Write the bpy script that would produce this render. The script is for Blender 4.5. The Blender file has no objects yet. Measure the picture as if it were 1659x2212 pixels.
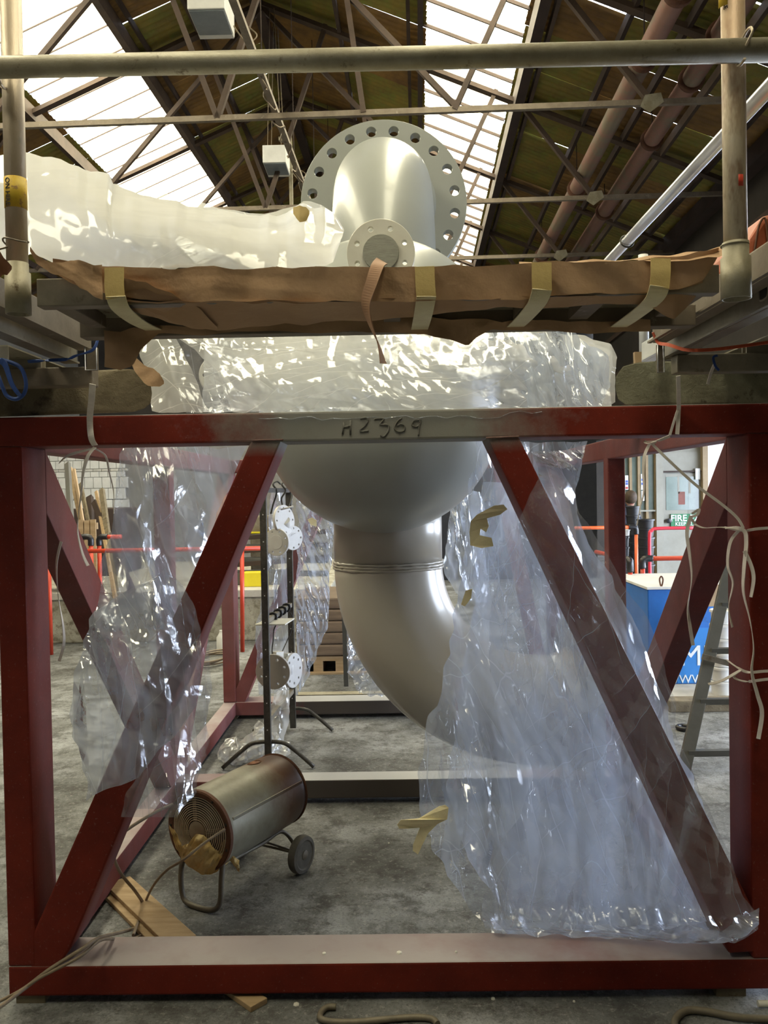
import bpy, bmesh, math, random
import numpy as np
from mathutils import Vector as V, Matrix
random.seed(7)
SC = bpy.context.scene
COL = SC.collection
PI = math.pi
# ------------------------------------------------------------------ camera
W, H, F = 1659, 2212, 1800.0
CAMH = 1.73
yaw, pitch, roll = math.radians(0.72), math.radians(1.27), math.radians(-1.0)
cam_d = bpy.data.cameras.new('camera'); cam = bpy.data.objects.new('camera', cam_d); COL.objects.link(cam)
cam_d.sensor_fit = 'VERTICAL'; cam_d.sensor_height = 36.0; cam_d.lens = F/H*36.0
cam_d.clip_start = 0.05; cam_d.clip_end = 200
CM = Matrix.Rotation(yaw, 4, 'Z') @ Matrix.Rotation(PI/2-pitch, 4, 'X') @ Matrix.Rotation(roll, 4, 'Z')
cam.matrix_world = Matrix.Translation((0, 0, CAMH)) @ CM
SC.camera = cam
# ------------------------------------------------------------------ sky, exposure
SC.view_settings.view_transform = 'Standard'; SC.view_settings.look = 'None'
SC.view_settings.gamma = 1.0; SC.view_settings.use_curve_mapping = False
SC.view_settings.exposure = 0.15
w = bpy.data.worlds.new('overcast sky'); SC.world = w; w.use_nodes = True
wn = w.node_tree; bg = wn.nodes['Background']
bg.inputs[0].default_value = (0.80, 0.90, 1.06, 1); bg.inputs[1].default_value = 16.5
SC.cycles.max_bounces = 10; SC.cycles.transparent_max_bounces = 24; SC.cycles.diffuse_bounces = 4
SC.cycles.glossy_bounces = 4; SC.cycles.transmission_bounces = 8
SC.cycles.use_denoising = True; SC.cycles.sample_clamp_indirect = 6.0; SC.cycles.caustics_reflective = False
SC.cycles.caustics_refractive = False
def portal(name, loc, rot, sx, sy):
    l = bpy.data.lights.new(name, 'AREA'); l.shape = 'RECTANGLE'; l.size = sx; l.size_y = sy
    l.cycles.is_portal = True
    o = bpy.data.objects.new(name, l); COL.objects.link(o); o.location = loc; o.rotation_euler = rot; return o
# roof geometry, heights above the floor: ridge, slope, eaves
RX, RZ, SL = -2.23, 7.3+CAMH, 0.42
def rz(x): return RZ - SL*abs(x-RX)
ANG = math.atan(SL)
SKL = (-5.60, -4.15); SKR = (0.14, 1.36)
RY0, RY1 = -8.0, 22.0
portal('skylight_portal', ((SKR[0]+SKR[1])/2, (-1.8+RY1)/2, rz(.75)+.25), (0, ANG, 0), 1.6, RY1+1.8)
portal('skylight_portal', ((SKL[0]+SKL[1])/2, (-1.8+RY1)/2, rz(-5.06)+.25), (0, -ANG, 0), 1.6, RY1+1.8)
portal('side_bay_portal', (4.75, 13, 1.5), (0, PI/2, 0), 3.0, 18)

# ------------------------------------------------------------------ pixel helpers (pixels of the 1659x2212 frame to world points at a real distance)
M3 = CM.to_3x3(); M3n = np.array(M3)
def P(px, py, Y):
    d = M3 @ V(((px-W/2)/F, -(py-H/2)/F, -1.0)); t = Y/d.y
    return V((d.x*t, Y, CAMH+d.z*t))
def FL(px, py, z=0.0):
    d = M3 @ V(((px-W/2)/F, -(py-H/2)/F, -1.0)); t = (z-CAMH)/d.z
    return V((d.x*t, d.y*t, z))
def Pn(px, py, Y):
    d = np.stack([(px-W/2)/F, -(py-H/2)/F, -np.ones_like(px)], -1) @ M3n.T
    t = Y/d[..., 1]
    o = d*t[..., None]; o[..., 2] += CAMH; return o
# ------------------------------------------------------------------ materials
MATS = {}
def newmat(name):
    m = bpy.data.materials.new(name); m.use_nodes = True; nt = m.node_tree
    for n in list(nt.nodes): nt.nodes.remove(n)
    out = nt.nodes.new('ShaderNodeOutputMaterial'); MATS[name] = m
    return m, nt, out
def N(nt, typ, **kw):
    n = nt.nodes.new(typ)
    for k, v in kw.items():
        if hasattr(n, k): setattr(n, k, v)
    return n
def noise(nt, vec, scale, detail=4, rough=.6, dist=0):
    n = N(nt, 'ShaderNodeTexNoise'); n.inputs['Scale'].default_value = scale; n.inputs['Detail'].default_value = detail
    n.inputs['Roughness'].default_value = rough; n.inputs['Distortion'].default_value = dist
    nt.links.new(vec, n.inputs['Vector']); return n.outputs[0]
def ramp(nt, fac, stops):
    r = N(nt, 'ShaderNodeValToRGB'); e = r.color_ramp.elements
    while len(e) < len(stops): e.new(.5)
    for i, (p, c) in enumerate(stops):
        e[i].position = p; e[i].color = (c[0], c[1], c[2], 1) if not isinstance(c, (int, float)) else (c, c, c, 1)
    nt.links.new(fac, r.inputs[0]); return r.outputs[0]
def mixc(nt, fac, a, b, mode='MIX'):
    m = N(nt, 'ShaderNodeMix'); m.data_type = 'RGBA'; m.blend_type = mode
    for s, v in ((m.inputs['Factor'], fac), (m.inputs['A'], a), (m.inputs['B'], b)):
        pass
    fi, ai, bi = m.inputs[0], m.inputs[6], m.inputs[7]
    for s, v in ((fi, fac), (ai, a), (bi, b)):
        if hasattr(v, 'is_linked') or hasattr(v, 'links'): nt.links.new(v, s)
        elif isinstance(v, (int, float)): s.default_value = v if s == fi else (v, v, v, 1)
        else: s.default_value = (v[0], v[1], v[2], 1)
    return m.outputs[2]
def pm(name, c1, c2=None, scale=8, rough=.6, metal=0, bump=0, bscale=None, lo=.35, hi=.65, stretch=(1, 1, 1), c3=None, s3=30, lo3=.6, hi3=.7, spec=.5, coat=0):
    m, nt, out = newmat(name)
    b = N(nt, 'ShaderNodeBsdfPrincipled'); nt.links.new(b.outputs[0], out.inputs[0])
    tc = N(nt, 'ShaderNodeTexCoord'); mp = N(nt, 'ShaderNodeMapping'); mp.inputs['Scale'].default_value = stretch
    nt.links.new(tc.outputs['Object'], mp.inputs[0]); vec = mp.outputs[0]
    c2 = c2 or tuple(x*.8 for x in c1)
    f = noise(nt, vec, scale, 6, .65)
    c = ramp(nt, f, [(lo, c1), (hi, c2)])
    if c3:
        g = ramp(nt, noise(nt, vec, s3, 5, .7), [(lo3, 0.0), (hi3, 1.0)])
        c = mixc(nt, g, c, c3)
    nt.links.new(c, b.inputs['Base Color'])
    b.inputs['Roughness'].default_value = rough; b.inputs['Metallic'].default_value = metal
    b.inputs['Specular IOR Level'].default_value = spec
    b.inputs['Coat Weight'].default_value = coat; b.inputs['Coat Roughness'].default_value = .08
    if bump:
        bp = N(nt, 'ShaderNodeBump'); bp.inputs['Strength'].default_value = bump; bp.inputs['Distance'].default_value = .01
        nt.links.new(noise(nt, vec, bscale or scale*6, 5, .7), bp.inputs['Height']); nt.links.new(bp.outputs[0], b.inputs['Normal'])
    return m
def plastic_mat(name, haze, tint=(.93, .95, 1.0), crinkle=14, fold=.35, bump=0, rough=.10, refl=1.0, edge=.40, col=(.80, .84, .95), flat=False, white=.22):
    """thin polythene film: mostly see-through, milky where it is seen edge on, glossy on the creases"""
    m, nt, out = newmat(name)
    tc = N(nt, 'ShaderNodeTexCoord')
    mp = N(nt, 'ShaderNodeMapping'); mp.inputs['Scale'].default_value = (1, 1, .55); nt.links.new(tc.outputs['Object'], mp.inputs[0])
    nz = N(nt, 'ShaderNodeTexNoise'); nz.inputs['Scale'].default_value = 2.5; nz.inputs['Detail'].default_value = 2; nt.links.new(mp.outputs[0], nz.inputs['Vector'])
    wv = N(nt, 'ShaderNodeVectorMath', operation='MULTIPLY_ADD'); wv.inputs[1].default_value = (.12, .12, .12)
    nt.links.new(nz.outputs[1], wv.inputs[0]); nt.links.new(tc.outputs['Object'], wv.inputs[2])
    def math_(op, a, b=None, c=None, clamp=False):
        m_ = N(nt, 'ShaderNodeMath', operation=op); m_.use_clamp = clamp
        for q, v in enumerate((a, b, c)):
            if v is None: continue
            if isinstance(v, (int, float)): m_.inputs[q].default_value = v
            else: nt.links.new(v, m_.inputs[q])
        return m_.outputs[0]
    # folds: straight creases at random spacing, each family running one way and fading in and out
    hsum = None; wsum = None
    base = 0 if not flat else 90
    for k, (ang, sc_, hw, ms) in enumerate(((4, 1.0, 1.0, 2.0), (-12, 1.4, .6, 2.6), (24, .9, .7, 3.0), (-50, .7, .5, 3.4), (9, 2.4, .35, 4.2))):
        t = math.radians(base+ang+(5 if flat else 0))
        dp = N(nt, 'ShaderNodeVectorMath', operation='DOT_PRODUCT'); nt.links.new(wv.outputs[0], dp.inputs[0]); dp.inputs[1].default_value = (math.cos(t), .5, math.sin(t))
        vo = N(nt, 'ShaderNodeTexVoronoi'); vo.voronoi_dimensions = '1D'; vo.feature = 'DISTANCE_TO_EDGE'; vo.inputs['Scale'].default_value = crinkle*sc_
        nt.links.new(math_('ADD', dp.outputs['Value'], k*3.7), vo.inputs['W'])
        off = N(nt, 'ShaderNodeVectorMath', operation='ADD'); off.inputs[1].default_value = (k*5.1, k*2.3, 0); nt.links.new(mp.outputs[0], off.inputs[0])
        mk_ = ramp(nt, noise(nt, off.outputs[0], ms, 2, .5), [(.49, 0.0), (.58, 1.0)])
        h = math_('MULTIPLY', math_('MULTIPLY', vo.outputs['Distance'], hw/(crinkle*sc_)), mk_)
        ln = N(nt, 'ShaderNodeMapRange'); ln.inputs[1].default_value = 0; ln.inputs[2].default_value = .0022*crinkle*sc_; ln.inputs[3].default_value = 1; ln.inputs[4].default_value = 0
        nt.links.new(vo.outputs['Distance'], ln.inputs[0]); l_ = math_('MULTIPLY', ln.outputs[0], mk_)
        hsum = h if hsum is None else math_('ADD', hsum, h); wsum = l_ if wsum is None else math_('MAXIMUM', wsum, l_)
    whw = N(nt, 'ShaderNodeMath', operation='MULTIPLY'); nt.links.new(wsum, whw.inputs[0]); whw.inputs[1].default_value = white
    sm2 = N(nt, 'ShaderNodeMath', operation='MULTIPLY'); nt.links.new(hsum, sm2.inputs[0]); sm2.inputs[1].default_value = 1.0
    bp = N(nt, 'ShaderNodeBump'); bp.inputs['Strength'].default_value = 1.0; bp.inputs['Distance'].default_value = fold
    nt.links.new(sm2.outputs[0], bp.inputs['Height'])
    tr = N(nt, 'ShaderNodeBsdfTransparent'); tr.inputs[0].default_value = (tint[0], tint[1], tint[2], 1)
    df = N(nt, 'ShaderNodeBsdfDiffuse'); df.inputs[0].default_value = (*col, 1)
    tl = N(nt, 'ShaderNodeBsdfTranslucent'); tl.inputs[0].default_value = (*col, 1)
    m1 = N(nt, 'ShaderNodeMixShader'); m1.inputs[0].default_value = .5
    nt.links.new(df.outputs[0], m1.inputs[1]); nt.links.new(tl.outputs[0], m1.inputs[2])
    lw = N(nt, 'ShaderNodeLayerWeight'); lw.inputs[0].default_value = .5
    nt.links.new(bp.outputs[0], lw.inputs['Normal'])
    def power(src, p, mul, add):
        a = N(nt, 'ShaderNodeMath', operation='POWER'); nt.links.new(src, a.inputs[0]); a.inputs[1].default_value = p
        b = N(nt, 'ShaderNodeMath', operation='MULTIPLY_ADD'); b.use_clamp = True; nt.links.new(a.outputs[0], b.inputs[0]); b.inputs[1].default_value = mul
        if isinstance(add, float): b.inputs[2].default_value = add
        else: nt.links.new(add, b.inputs[2])
        return b.outputs[0]
    n2 = noise(nt, mp.outputs[0], 3.0, 4, .6)
    r2 = ramp(nt, n2, [(.32, .45), (.68, 1.0)])
    mul = N(nt, 'ShaderNodeMath', operation='MULTIPLY'); nt.links.new(r2, mul.inputs[0]); mul.inputs[1].default_value = haze*1.35
    mad = N(nt, 'ShaderNodeMath', operation='ADD'); nt.links.new(mul.outputs[0], mad.inputs[0]); nt.links.new(whw.outputs[0], mad.inputs[1])
    hz = power(lw.outputs['Facing'], 2.0, edge, mad.outputs[0])
    m2 = N(nt, 'ShaderNodeMixShader'); nt.links.new(hz, m2.inputs[0])
    nt.links.new(tr.outputs[0], m2.inputs[1]); nt.links.new(m1.outputs[0], m2.inputs[2])
    gl = N(nt, 'ShaderNodeBsdfGlossy'); gl.inputs['Roughness'].default_value = rough; gl.inputs[0].default_value = (1, 1, 1, 1)
    nt.links.new(bp.outputs[0], gl.inputs['Normal'])
    fm = power(lw.outputs['Facing'], 3.0, .8*refl, .10*refl)
    m3 = N(nt, 'ShaderNodeMixShader'); nt.links.new(fm, m3.inputs[0])
    nt.links.new(m2.outputs[0], m3.inputs[1]); nt.links.new(gl.outputs[0], m3.inputs[2])
    nt.links.new(m3.outputs[0], out.inputs[0])
    return m
PL_CLEAR = plastic_mat('clear polythene', .12, crinkle=7)
PL_MILK = plastic_mat('milky polythene', .50, crinkle=7, fold=.17, white=.35, refl=.7, bump=.12, col=(.92, .92, .88), flat=True)
PL_WHITE = plastic_mat('bright polythene', .9, crinkle=4, fold=.07, bump=.06, tint=(1, 1, .96), refl=.25, col=(1, 1, .98), flat=True)
PL_MID = plastic_mat('hazy polythene', .32, crinkle=7.5, fold=.5, bump=.16, col=(.74, .83, 1.0))  # blue of the side daylight is put into the film colour

def red_paint():
    """red oxide primer, dusted with pale grey overspray on upward faces and round the middle of the top beam"""
    m, nt, out = newmat('red oxide primer')
    b = N(nt, 'ShaderNodeBsdfPrincipled'); nt.links.new(b.outputs[0], out.inputs[0])
    ge = N(nt, 'ShaderNodeNewGeometry'); pos = ge.outputs['Position']
    c = ramp(nt, noise(nt, pos, 6, 6, .7), [(.3, (.19, .022, .011)), (.7, (.115, .014, .008))])
    sp = ramp(nt, noise(nt, pos, 90, 3, .7), [(.62, 0.0), (.75, 1.0)])
    c = mixc(nt, sp, c, (.22, .10, .08))
    sx = N(nt, 'ShaderNodeSeparateXYZ'); nt.links.new(pos, sx.inputs[0])
    nx = N(nt, 'ShaderNodeSeparateXYZ'); nt.links.new(ge.outputs['Normal'], nx.inputs[0])
    # dust on faces that look up
    up = N(nt, 'ShaderNodeMapRange'); up.inputs[1].default_value = .5; up.inputs[2].default_value = .95; nt.links.new(nx.outputs[2], up.inputs[0])
    dn = ramp(nt, noise(nt, pos, 2.2, 5, .6), [(.25, .25), (.6, .92)])
    fu = N(nt, 'ShaderNodeMath', operation='MULTIPLY'); nt.links.new(up.outputs[0], fu.inputs[0]); nt.links.new(dn, fu.inputs[1])
    c = mixc(nt, fu.outputs[0], c, (.40, .37, .36))
    # thin dust on the inside faces, tinted purple for the blue light there
    gy = N(nt, 'ShaderNodeMapRange'); gy.inputs[1].default_value = 2.82; gy.inputs[2].default_value = 2.9; nt.links.new(sx.outputs[1], gy.inputs[0])
    gd = ramp(nt, noise(nt, pos, 1.3, 4, .6), [(.3, .06), (.7, .38)])
    fd = N(nt, 'ShaderNodeMath', operation='MULTIPLY'); nt.links.new(gy.outputs[0], fd.inputs[0]); nt.links.new(gd, fd.inputs[1])
    c = mixc(nt, fd.outputs[0], c, (.30, .22, .24))
    # overspray cloud on the middle of the top beam
    ax = N(nt, 'ShaderNodeMath', operation='ABSOLUTE'); sh = N(nt, 'ShaderNodeMath', operation='ADD'); sh.inputs[1].default_value = .05
    nt.links.new(sx.outputs[0], sh.inputs[0]); nt.links.new(sh.outputs[0], ax.inputs[0])
    wob = N(nt, 'ShaderNodeMath', operation='MULTIPLY_ADD'); wob.inputs[1].default_value = .7; nt.links.new(noise(nt, pos, 5, 5, .7), wob.inputs[0]); nt.links.new(ax.outputs[0], wob.inputs[2])
    mr = N(nt, 'ShaderNodeMapRange'); mr.inputs[1].default_value = 1.0; mr.inputs[2].default_value = .62; nt.links.new(wob.outputs[0], mr.inputs[0])
    mz = N(nt, 'ShaderNodeMapRange'); mz.inputs[1].default_value = 1.86; mz.inputs[2].default_value = 1.90; nt.links.new(sx.outputs[2], mz.inputs[0])
    fo = N(nt, 'ShaderNodeMath', operation='MULTIPLY'); nt.links.new(mr.outputs[0], fo.inputs[0]); nt.links.new(mz.outputs[0], fo.inputs[1])
    fo2 = N(nt, 'ShaderNodeMath', operation='MULTIPLY'); nt.links.new(fo.outputs[0], fo2.inputs[0]); fo2.inputs[1].default_value = .9
    c = mixc(nt, fo2.outputs[0], c, (.25, .26, .24))
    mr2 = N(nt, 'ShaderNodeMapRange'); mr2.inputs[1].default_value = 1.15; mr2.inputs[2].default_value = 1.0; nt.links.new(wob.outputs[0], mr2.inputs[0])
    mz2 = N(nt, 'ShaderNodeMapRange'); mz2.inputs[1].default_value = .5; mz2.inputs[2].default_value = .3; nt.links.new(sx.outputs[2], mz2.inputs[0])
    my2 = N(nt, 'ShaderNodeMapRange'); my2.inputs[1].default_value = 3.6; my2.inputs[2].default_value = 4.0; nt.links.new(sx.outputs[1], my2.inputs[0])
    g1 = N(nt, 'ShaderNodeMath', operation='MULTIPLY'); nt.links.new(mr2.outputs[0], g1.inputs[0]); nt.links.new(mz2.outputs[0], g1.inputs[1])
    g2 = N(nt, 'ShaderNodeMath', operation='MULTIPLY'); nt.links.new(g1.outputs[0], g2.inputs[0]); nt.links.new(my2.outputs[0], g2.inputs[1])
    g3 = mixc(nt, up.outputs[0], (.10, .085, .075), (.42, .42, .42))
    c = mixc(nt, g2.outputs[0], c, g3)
    nt.links.new(c, b.inputs['Base Color']); b.inputs['Roughness'].default_value = .6; b.inputs['Specular IOR Level'].default_value = .2
    bp = N(nt, 'ShaderNodeBump'); bp.inputs['Strength'].default_value = .2; bp.inputs['Distance'].default_value = .003
    nt.links.new(noise(nt, pos, 60, 4, .7), bp.inputs['Height']); nt.links.new(bp.outputs[0], b.inputs['Normal'])
    return m
RED = red_paint()
def floor_mat():
    m, nt, out = newmat('stained concrete')
    b = N(nt, 'ShaderNodeBsdfPrincipled'); nt.links.new(b.outputs[0], out.inputs[0])
    pos = N(nt, 'ShaderNodeNewGeometry').outputs['Position']
    c = ramp(nt, noise(nt, pos, 1.1, 8, .7), [(.38, (.075, .075, .07)), (.5, (.175, .18, .175)), (.62, (.32, .33, .34))])
    c = mixc(nt, ramp(nt, noise(nt, pos, 7, 8, .8), [(.48, 0.0), (.60, .8)]), c, (.05, .047, .042))
    c = mixc(nt, ramp(nt, noise(nt, pos, 38, 5, .8), [(.54, 0.0), (.66, .55)]), c, (.42, .41, .38))
    c = mixc(nt, ramp(nt, noise(nt, pos, 90, 4, .8), [(.52, 0.0), (.64, .6)]), c, (.045, .042, .04))
    nt.links.new(c, b.inputs['Base Color']); b.inputs['Roughness'].default_value = .7; b.inputs['Specular IOR Level'].default_value = .4
    bp = N(nt, 'ShaderNodeBump'); bp.inputs['Strength'].default_value = .6; bp.inputs['Distance'].default_value = .02
    nt.links.new(noise(nt, pos, 14, 8, .75), bp.inputs['Height']); nt.links.new(bp.outputs[0], b.inputs['Normal'])
    return m
FLOORM = floor_mat()
def heater_mat():
    """grey enamel scorched to rust towards the hot end"""
    m, nt, out = newmat('scorched heater enamel')
    b = N(nt, 'ShaderNodeBsdfPrincipled'); nt.links.new(b.outputs[0], out.inputs[0])
    tc = N(nt, 'ShaderNodeTexCoord'); vec = tc.outputs['Object']
    c = ramp(nt, noise(nt, vec, 9, 6, .7), [(.3, (.33, .32, .25)), (.7, (.22, .205, .155))])
    g = N(nt, 'ShaderNodeSeparateXYZ'); nt.links.new(vec, g.inputs[0])
    a = N(nt, 'ShaderNodeMath', operation='MULTIPLY_ADD'); a.inputs[1].default_value = .22
    nt.links.new(noise(nt, vec, 7, 6, .7), a.inputs[0]); nt.links.new(g.outputs[1], a.inputs[2])
    c = mixc(nt, ramp(nt, a.outputs[0], [(.38, 0.0), (.54, 1.0)]), c, (.115, .05, .018))
    c = mixc(nt, ramp(nt, a.outputs[0], [(.52, 0.0), (.66, 1.0)]), c, (.040, .017, .010))
    nt.links.new(c, b.inputs['Base Color']); b.inputs['Roughness'].default_value = .45; b.inputs['Metallic'].default_value = .15
    return m
HEAT = heater_mat()
GALV = pm('galvanised tube', (.56, .48, .37), (.38, .30, .21), 7, .45, .35, .15, 60, stretch=(1, 1, .5), c3=(.40, .36, .28), s3=40)
GALV2 = pm('old scaffold tube', (.38, .35, .26), (.26, .23, .155), 9, .5, .3, .15, 70, c3=(.12, .09, .05), s3=25)
ALU = pm('dull aluminium', (.29, .26, .21), (.17, .15, .115), 5, .45, .5, .1, c3=(.16, .12, .08), s3=14)
ALUD = pm('dusty aluminium', (.24, .20, .15), (.16, .125, .09), 6, .6, .25, .1, c3=(.30, .27, .22), s3=20)
BRIGHT = pm('bright aluminium', (.72, .72, .76), (.6, .6, .66), 5, .3, .7, .05)
DARKST = pm('dark steel', (.06, .058, .05), (.03, .028, .025), 12, .5, .5)
RACKM = pm('worn rack steel', (.09, .085, .07), (.05, .045, .04), 20, .5, .4, c3=(.16, .15, .13), s3=60)
RUST = pm('rusty steel', (.16, .07, .035), (.09, .035, .02), 14, .75, .1, .2)
TANK = pm('grey vessel paint', (.34, .355, .335), (.32, .335, .315), 3, .34, 0, 0, spec=.5, coat=.25)
TANKB = pm('beige vessel paint', (.47, .44, .38), (.43, .40, .34), 2, .30, 0, 0, spec=.5, coat=.35)
FLW = pm('off white flange paint', (.72, .71, .64), (.66, .64, .56), 10, .4, coat=.1)
FLB = pm('pale flange paint', (.62, .62, .62), (.56, .55, .54), 10, .45)
PAPER = pm('brown kraft paper', (.52, .34, .20), (.43, .27, .155), 4, .75, 0, .6, 7, spec=.2)
TAPE = pm('masking tape', (.62, .47, .18), (.55, .40, .15), 20, .6, 0, .2, 60)
TAPEP = pm('pale masking tape', (.84, .76, .48), (.76, .66, .40), 20, .6, 0, .2, 60)
TAPEO = pm('orange crumpled tape', (.84, .58, .20), (.86, .70, .36), 14, .6, 0, .5, 30)
RIB = pm('white webbing ribbon', (.88, .82, .76), (.76, .70, .64), 30, .7)
BLUES = pm('blue strap', (.02, .07, .30), (.015, .05, .2), 30, .6)
ORNS = pm('orange strap', (.55, .09, .03), (.4, .06, .02), 30, .6)
WOOD = pm('sawn timber', (.42, .30, .17), (.30, .20, .10), 4, .75, 0, .3, stretch=(1, 8, 8))
SLEEP = pm('weathered sleeper', (.20, .165, .105), (.11, .085, .05), 7, .85, 0, .6, 30, c3=(.06, .045, .03), s3=12)
SLEEPG = pm('grey green weathered timber', (.235, .235, .165), (.16, .15, .10), 9, .85, 0, .6, 40, c3=(.08, .07, .045), s3=16)
ROOFM = pm('mossy brown roof sheet', (.25, .19, .028), (.12, .085, .014), 1.6, .6, 0, 0, c3=(.17, .20, .028), s3=3, lo3=.45, hi3=.7)
ROOFB = pm('rust brown roof sheet', (.24, .13, .025), (.11, .055, .014), 2.0, .6, 0, 0)
STEELR = pm('roof steel', (.085, .055, .038), (.05, .032, .022), 4, .7, .1)
STEELD = pm('dark roof steel', (.05, .03, .022), (.03, .018, .013), 4, .7, .1)
PIPEP = pm('pink grey pipe paint', (.27, .15, .115), (.24, .105, .075), 2, .6, 0, .1, c3=(.20, .16, .11), s3=2, lo3=.45, hi3=.6)
WHITEP = pm('white paint', (.72, .72, .70), (.62, .62, .60), 5, .5)
LAMPG = pm('grey lamp glass', (.22, .25, .28), (.18, .21, .24), 5, .15)
BARR = pm('red barrier paint', (.62, .07, .03), (.52, .05, .025), 8, .4)
BARO = pm('orange barrier paint', (.80, .15, .04), (.72, .12, .03), 8, .4)
BARP = pm('crimson barrier paint', (.62, .03, .06), (.52, .03, .05), 8, .4)
BLACKP = pm('black plastic', (.018, .018, .02), (.01, .01, .012), 8, .4)
SKIPB = pm('blue skip paint', (.018, .15, .52), (.015, .12, .42), 5, .45, c3=(.02, .09, .25), s3=6)
CONC = pm('rough concrete', (.42, .40, .33), (.27, .25, .19), 5, .9, 0, .8, 25, c3=(.16, .14, .10), s3=11, lo3=.5, hi3=.65)
CONCS = pm('smooth concrete', (.50, .48, .43), (.40, .38, .33), 6, .8, 0, .3)
WBRICK = pm('white painted block', (.62, .61, .57), (.52, .51, .47), 4, .7, 0, .2)
MORT = pm('dark mortar', (.20, .19, .17), (.15, .14, .12), 8, .9)
DARKW = pm('dark end wall', (.035, .028, .022), (.022, .018, .014), 2, .8)
GREYW = pm('grey wall', (.12, .115, .10), (.09, .085, .075), 2, .8)
CREAM = pm('cream office paint', (.30, .29, .245), (.25, .24, .20), 3, .6)
MULL = pm('brown mullion', (.30, .22, .12), (.24, .17, .09), 5, .6)
GLASSG = pm('greenish office glass', (.17, .22, .19), (.11, .15, .13), 2, .12)
GREEN = pm('green sign', (.01, .17, .06), (.01, .15, .05), 5, .5)
LETTER = pm('white lettering', (.75, .78, .80), (.68, .72, .75), 20, .6)
YEL = pm('yellow paint', (.72, .60, .02), (.66, .52, .02), 5, .5)
CARD = pm('cardboard', (.42, .30, .18), (.36, .25, .15), 6, .8)
WRAPM = pm('wrapped brown goods', (.22, .16, .11), (.14, .10, .07), 3, .35, stretch=(1, 1, 9))
CABLE = pm('grey cable', (.27, .21, .14), (.20, .15, .10), 20, .55)
HAIR = pm('brown hair', (.07, .04, .02), (.04, .025, .012), 20, .7)
SKIN = pm('skin', (.42, .25, .18), (.38, .22, .16), 6, .55)
NAVY = pm('navy jacket', (.02, .022, .04), (.014, .015, .028), 10, .8)
BLACKT = pm('black ink', (.02, .02, .02), (.02, .02, .02), 5, .6)
LADM = pm('grey ladder aluminium', (.12, .12, .11), (.09, .09, .08), 6, .5, .4)
def glaze():
    m, nt, out = newmat('skylight glazing')
    tr = N(nt, 'ShaderNodeBsdfTransparent'); tr.inputs[0].default_value = (1.0, .90, .70, 1)
    tl = N(nt, 'ShaderNodeBsdfTranslucent'); tl.inputs[0].default_value = (.9, .86, .7, 1)
    mx = N(nt, 'ShaderNodeMixShader'); mx.inputs[0].default_value = .12
    nt.links.new(tr.outputs[0], mx.inputs[1]); nt.links.new(tl.outputs[0], mx.inputs[2]); nt.links.new(mx.outputs[0], out.inputs[0])
    return m
GLAZE = glaze()
# ------------------------------------------------------------------ mesh helpers
def tag(o, label=None, cat=None, group=None, kind=None):
    for k, v in (('label', label), ('category', cat), ('group', group), ('kind', kind)):
        if v: o[k] = v
    return o
def root(name, loc, label, cat, group=None, rot=0):
    o = bpy.data.objects.new(name, None); o.empty_display_size = .05; COL.objects.link(o)
    o.location = loc; o.rotation_euler = (0, 0, rot); return tag(o, label, cat, group)
def wm(o):
    b = Matrix.Translation(o.location) @ o.rotation_euler.to_matrix().to_4x4() @ Matrix.Diagonal((*o.scale, 1))
    return wm(o.parent) @ o.matrix_parent_inverse @ b if o.parent else b
def link(name, me, mat, parent=None, local=False):
    o = bpy.data.objects.new(name, me); COL.objects.link(o)
    if mat and not me.materials: me.materials.append(mat)
    if parent:
        o.parent = parent
        if not local:
            o.matrix_parent_inverse = wm(parent).inverted()
    return o
def mk(name, verts, faces, mat, parent=None, smooth=False, local=False):
    me = bpy.data.meshes.new(name); me.from_pydata([tuple(v) for v in verts], [], faces); me.update()
    bm = bmesh.new(); bm.from_mesh(me); bmesh.ops.recalc_face_normals(bm, faces=bm.faces); bm.to_mesh(me); bm.free()
    if smooth: me.polygons.foreach_set('use_smooth', [True]*len(me.polygons))
    return link(name, me, mat, parent, local)
def mkbm(name, bm, mat, parent=None, smooth=False, local=False):
    bmesh.ops.recalc_face_normals(bm, faces=bm.faces)
    me = bpy.data.meshes.new(name); bm.to_mesh(me); bm.free()
    if smooth: me.polygons.foreach_set('use_smooth', [True]*len(me.polygons))
    return link(name, me, mat, parent, local)
def prismbm(bm, poly, ext, bev=0):
    """poly: list of 3d points, ext: extrusion vector"""
    a = [bm.verts.new(p) for p in poly]; b = [bm.verts.new(V(p)+V(ext)) for p in poly]; n = len(poly)
    fs = [bm.faces.new(a), bm.faces.new(b[::-1])]
    for i in range(n): fs.append(bm.faces.new((a[i], b[i], b[(i+1) % n], a[(i+1) % n])))
    if bev:
        es = list({e for f in fs for e in f.edges}); bmesh.ops.recalc_face_normals(bm, faces=fs)
        bmesh.ops.bevel(bm, geom=es, offset=bev, segments=2, affect='EDGES', profile=.6)
def boxbm(bm, x0, x1, y0, y1, z0, z1, bev=0):
    prismbm(bm, [(x0, y0, z0), (x1, y0, z0), (x1, y0, z1), (x0, y0, z1)], (0, y1-y0, 0), bev)
def box(name, x0, x1, y0, y1, z0, z1, mat, parent=None, bev=0, local=False):
    bm = bmesh.new(); boxbm(bm, x0, x1, y0, y1, z0, z1, bev); return mkbm(name, bm, mat, parent, False, local)
def prism(name, poly, ext, mat, parent=None, bev=0):
    bm = bmesh.new(); prismbm(bm, poly, ext, bev); return mkbm(name, bm, mat, parent)
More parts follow.
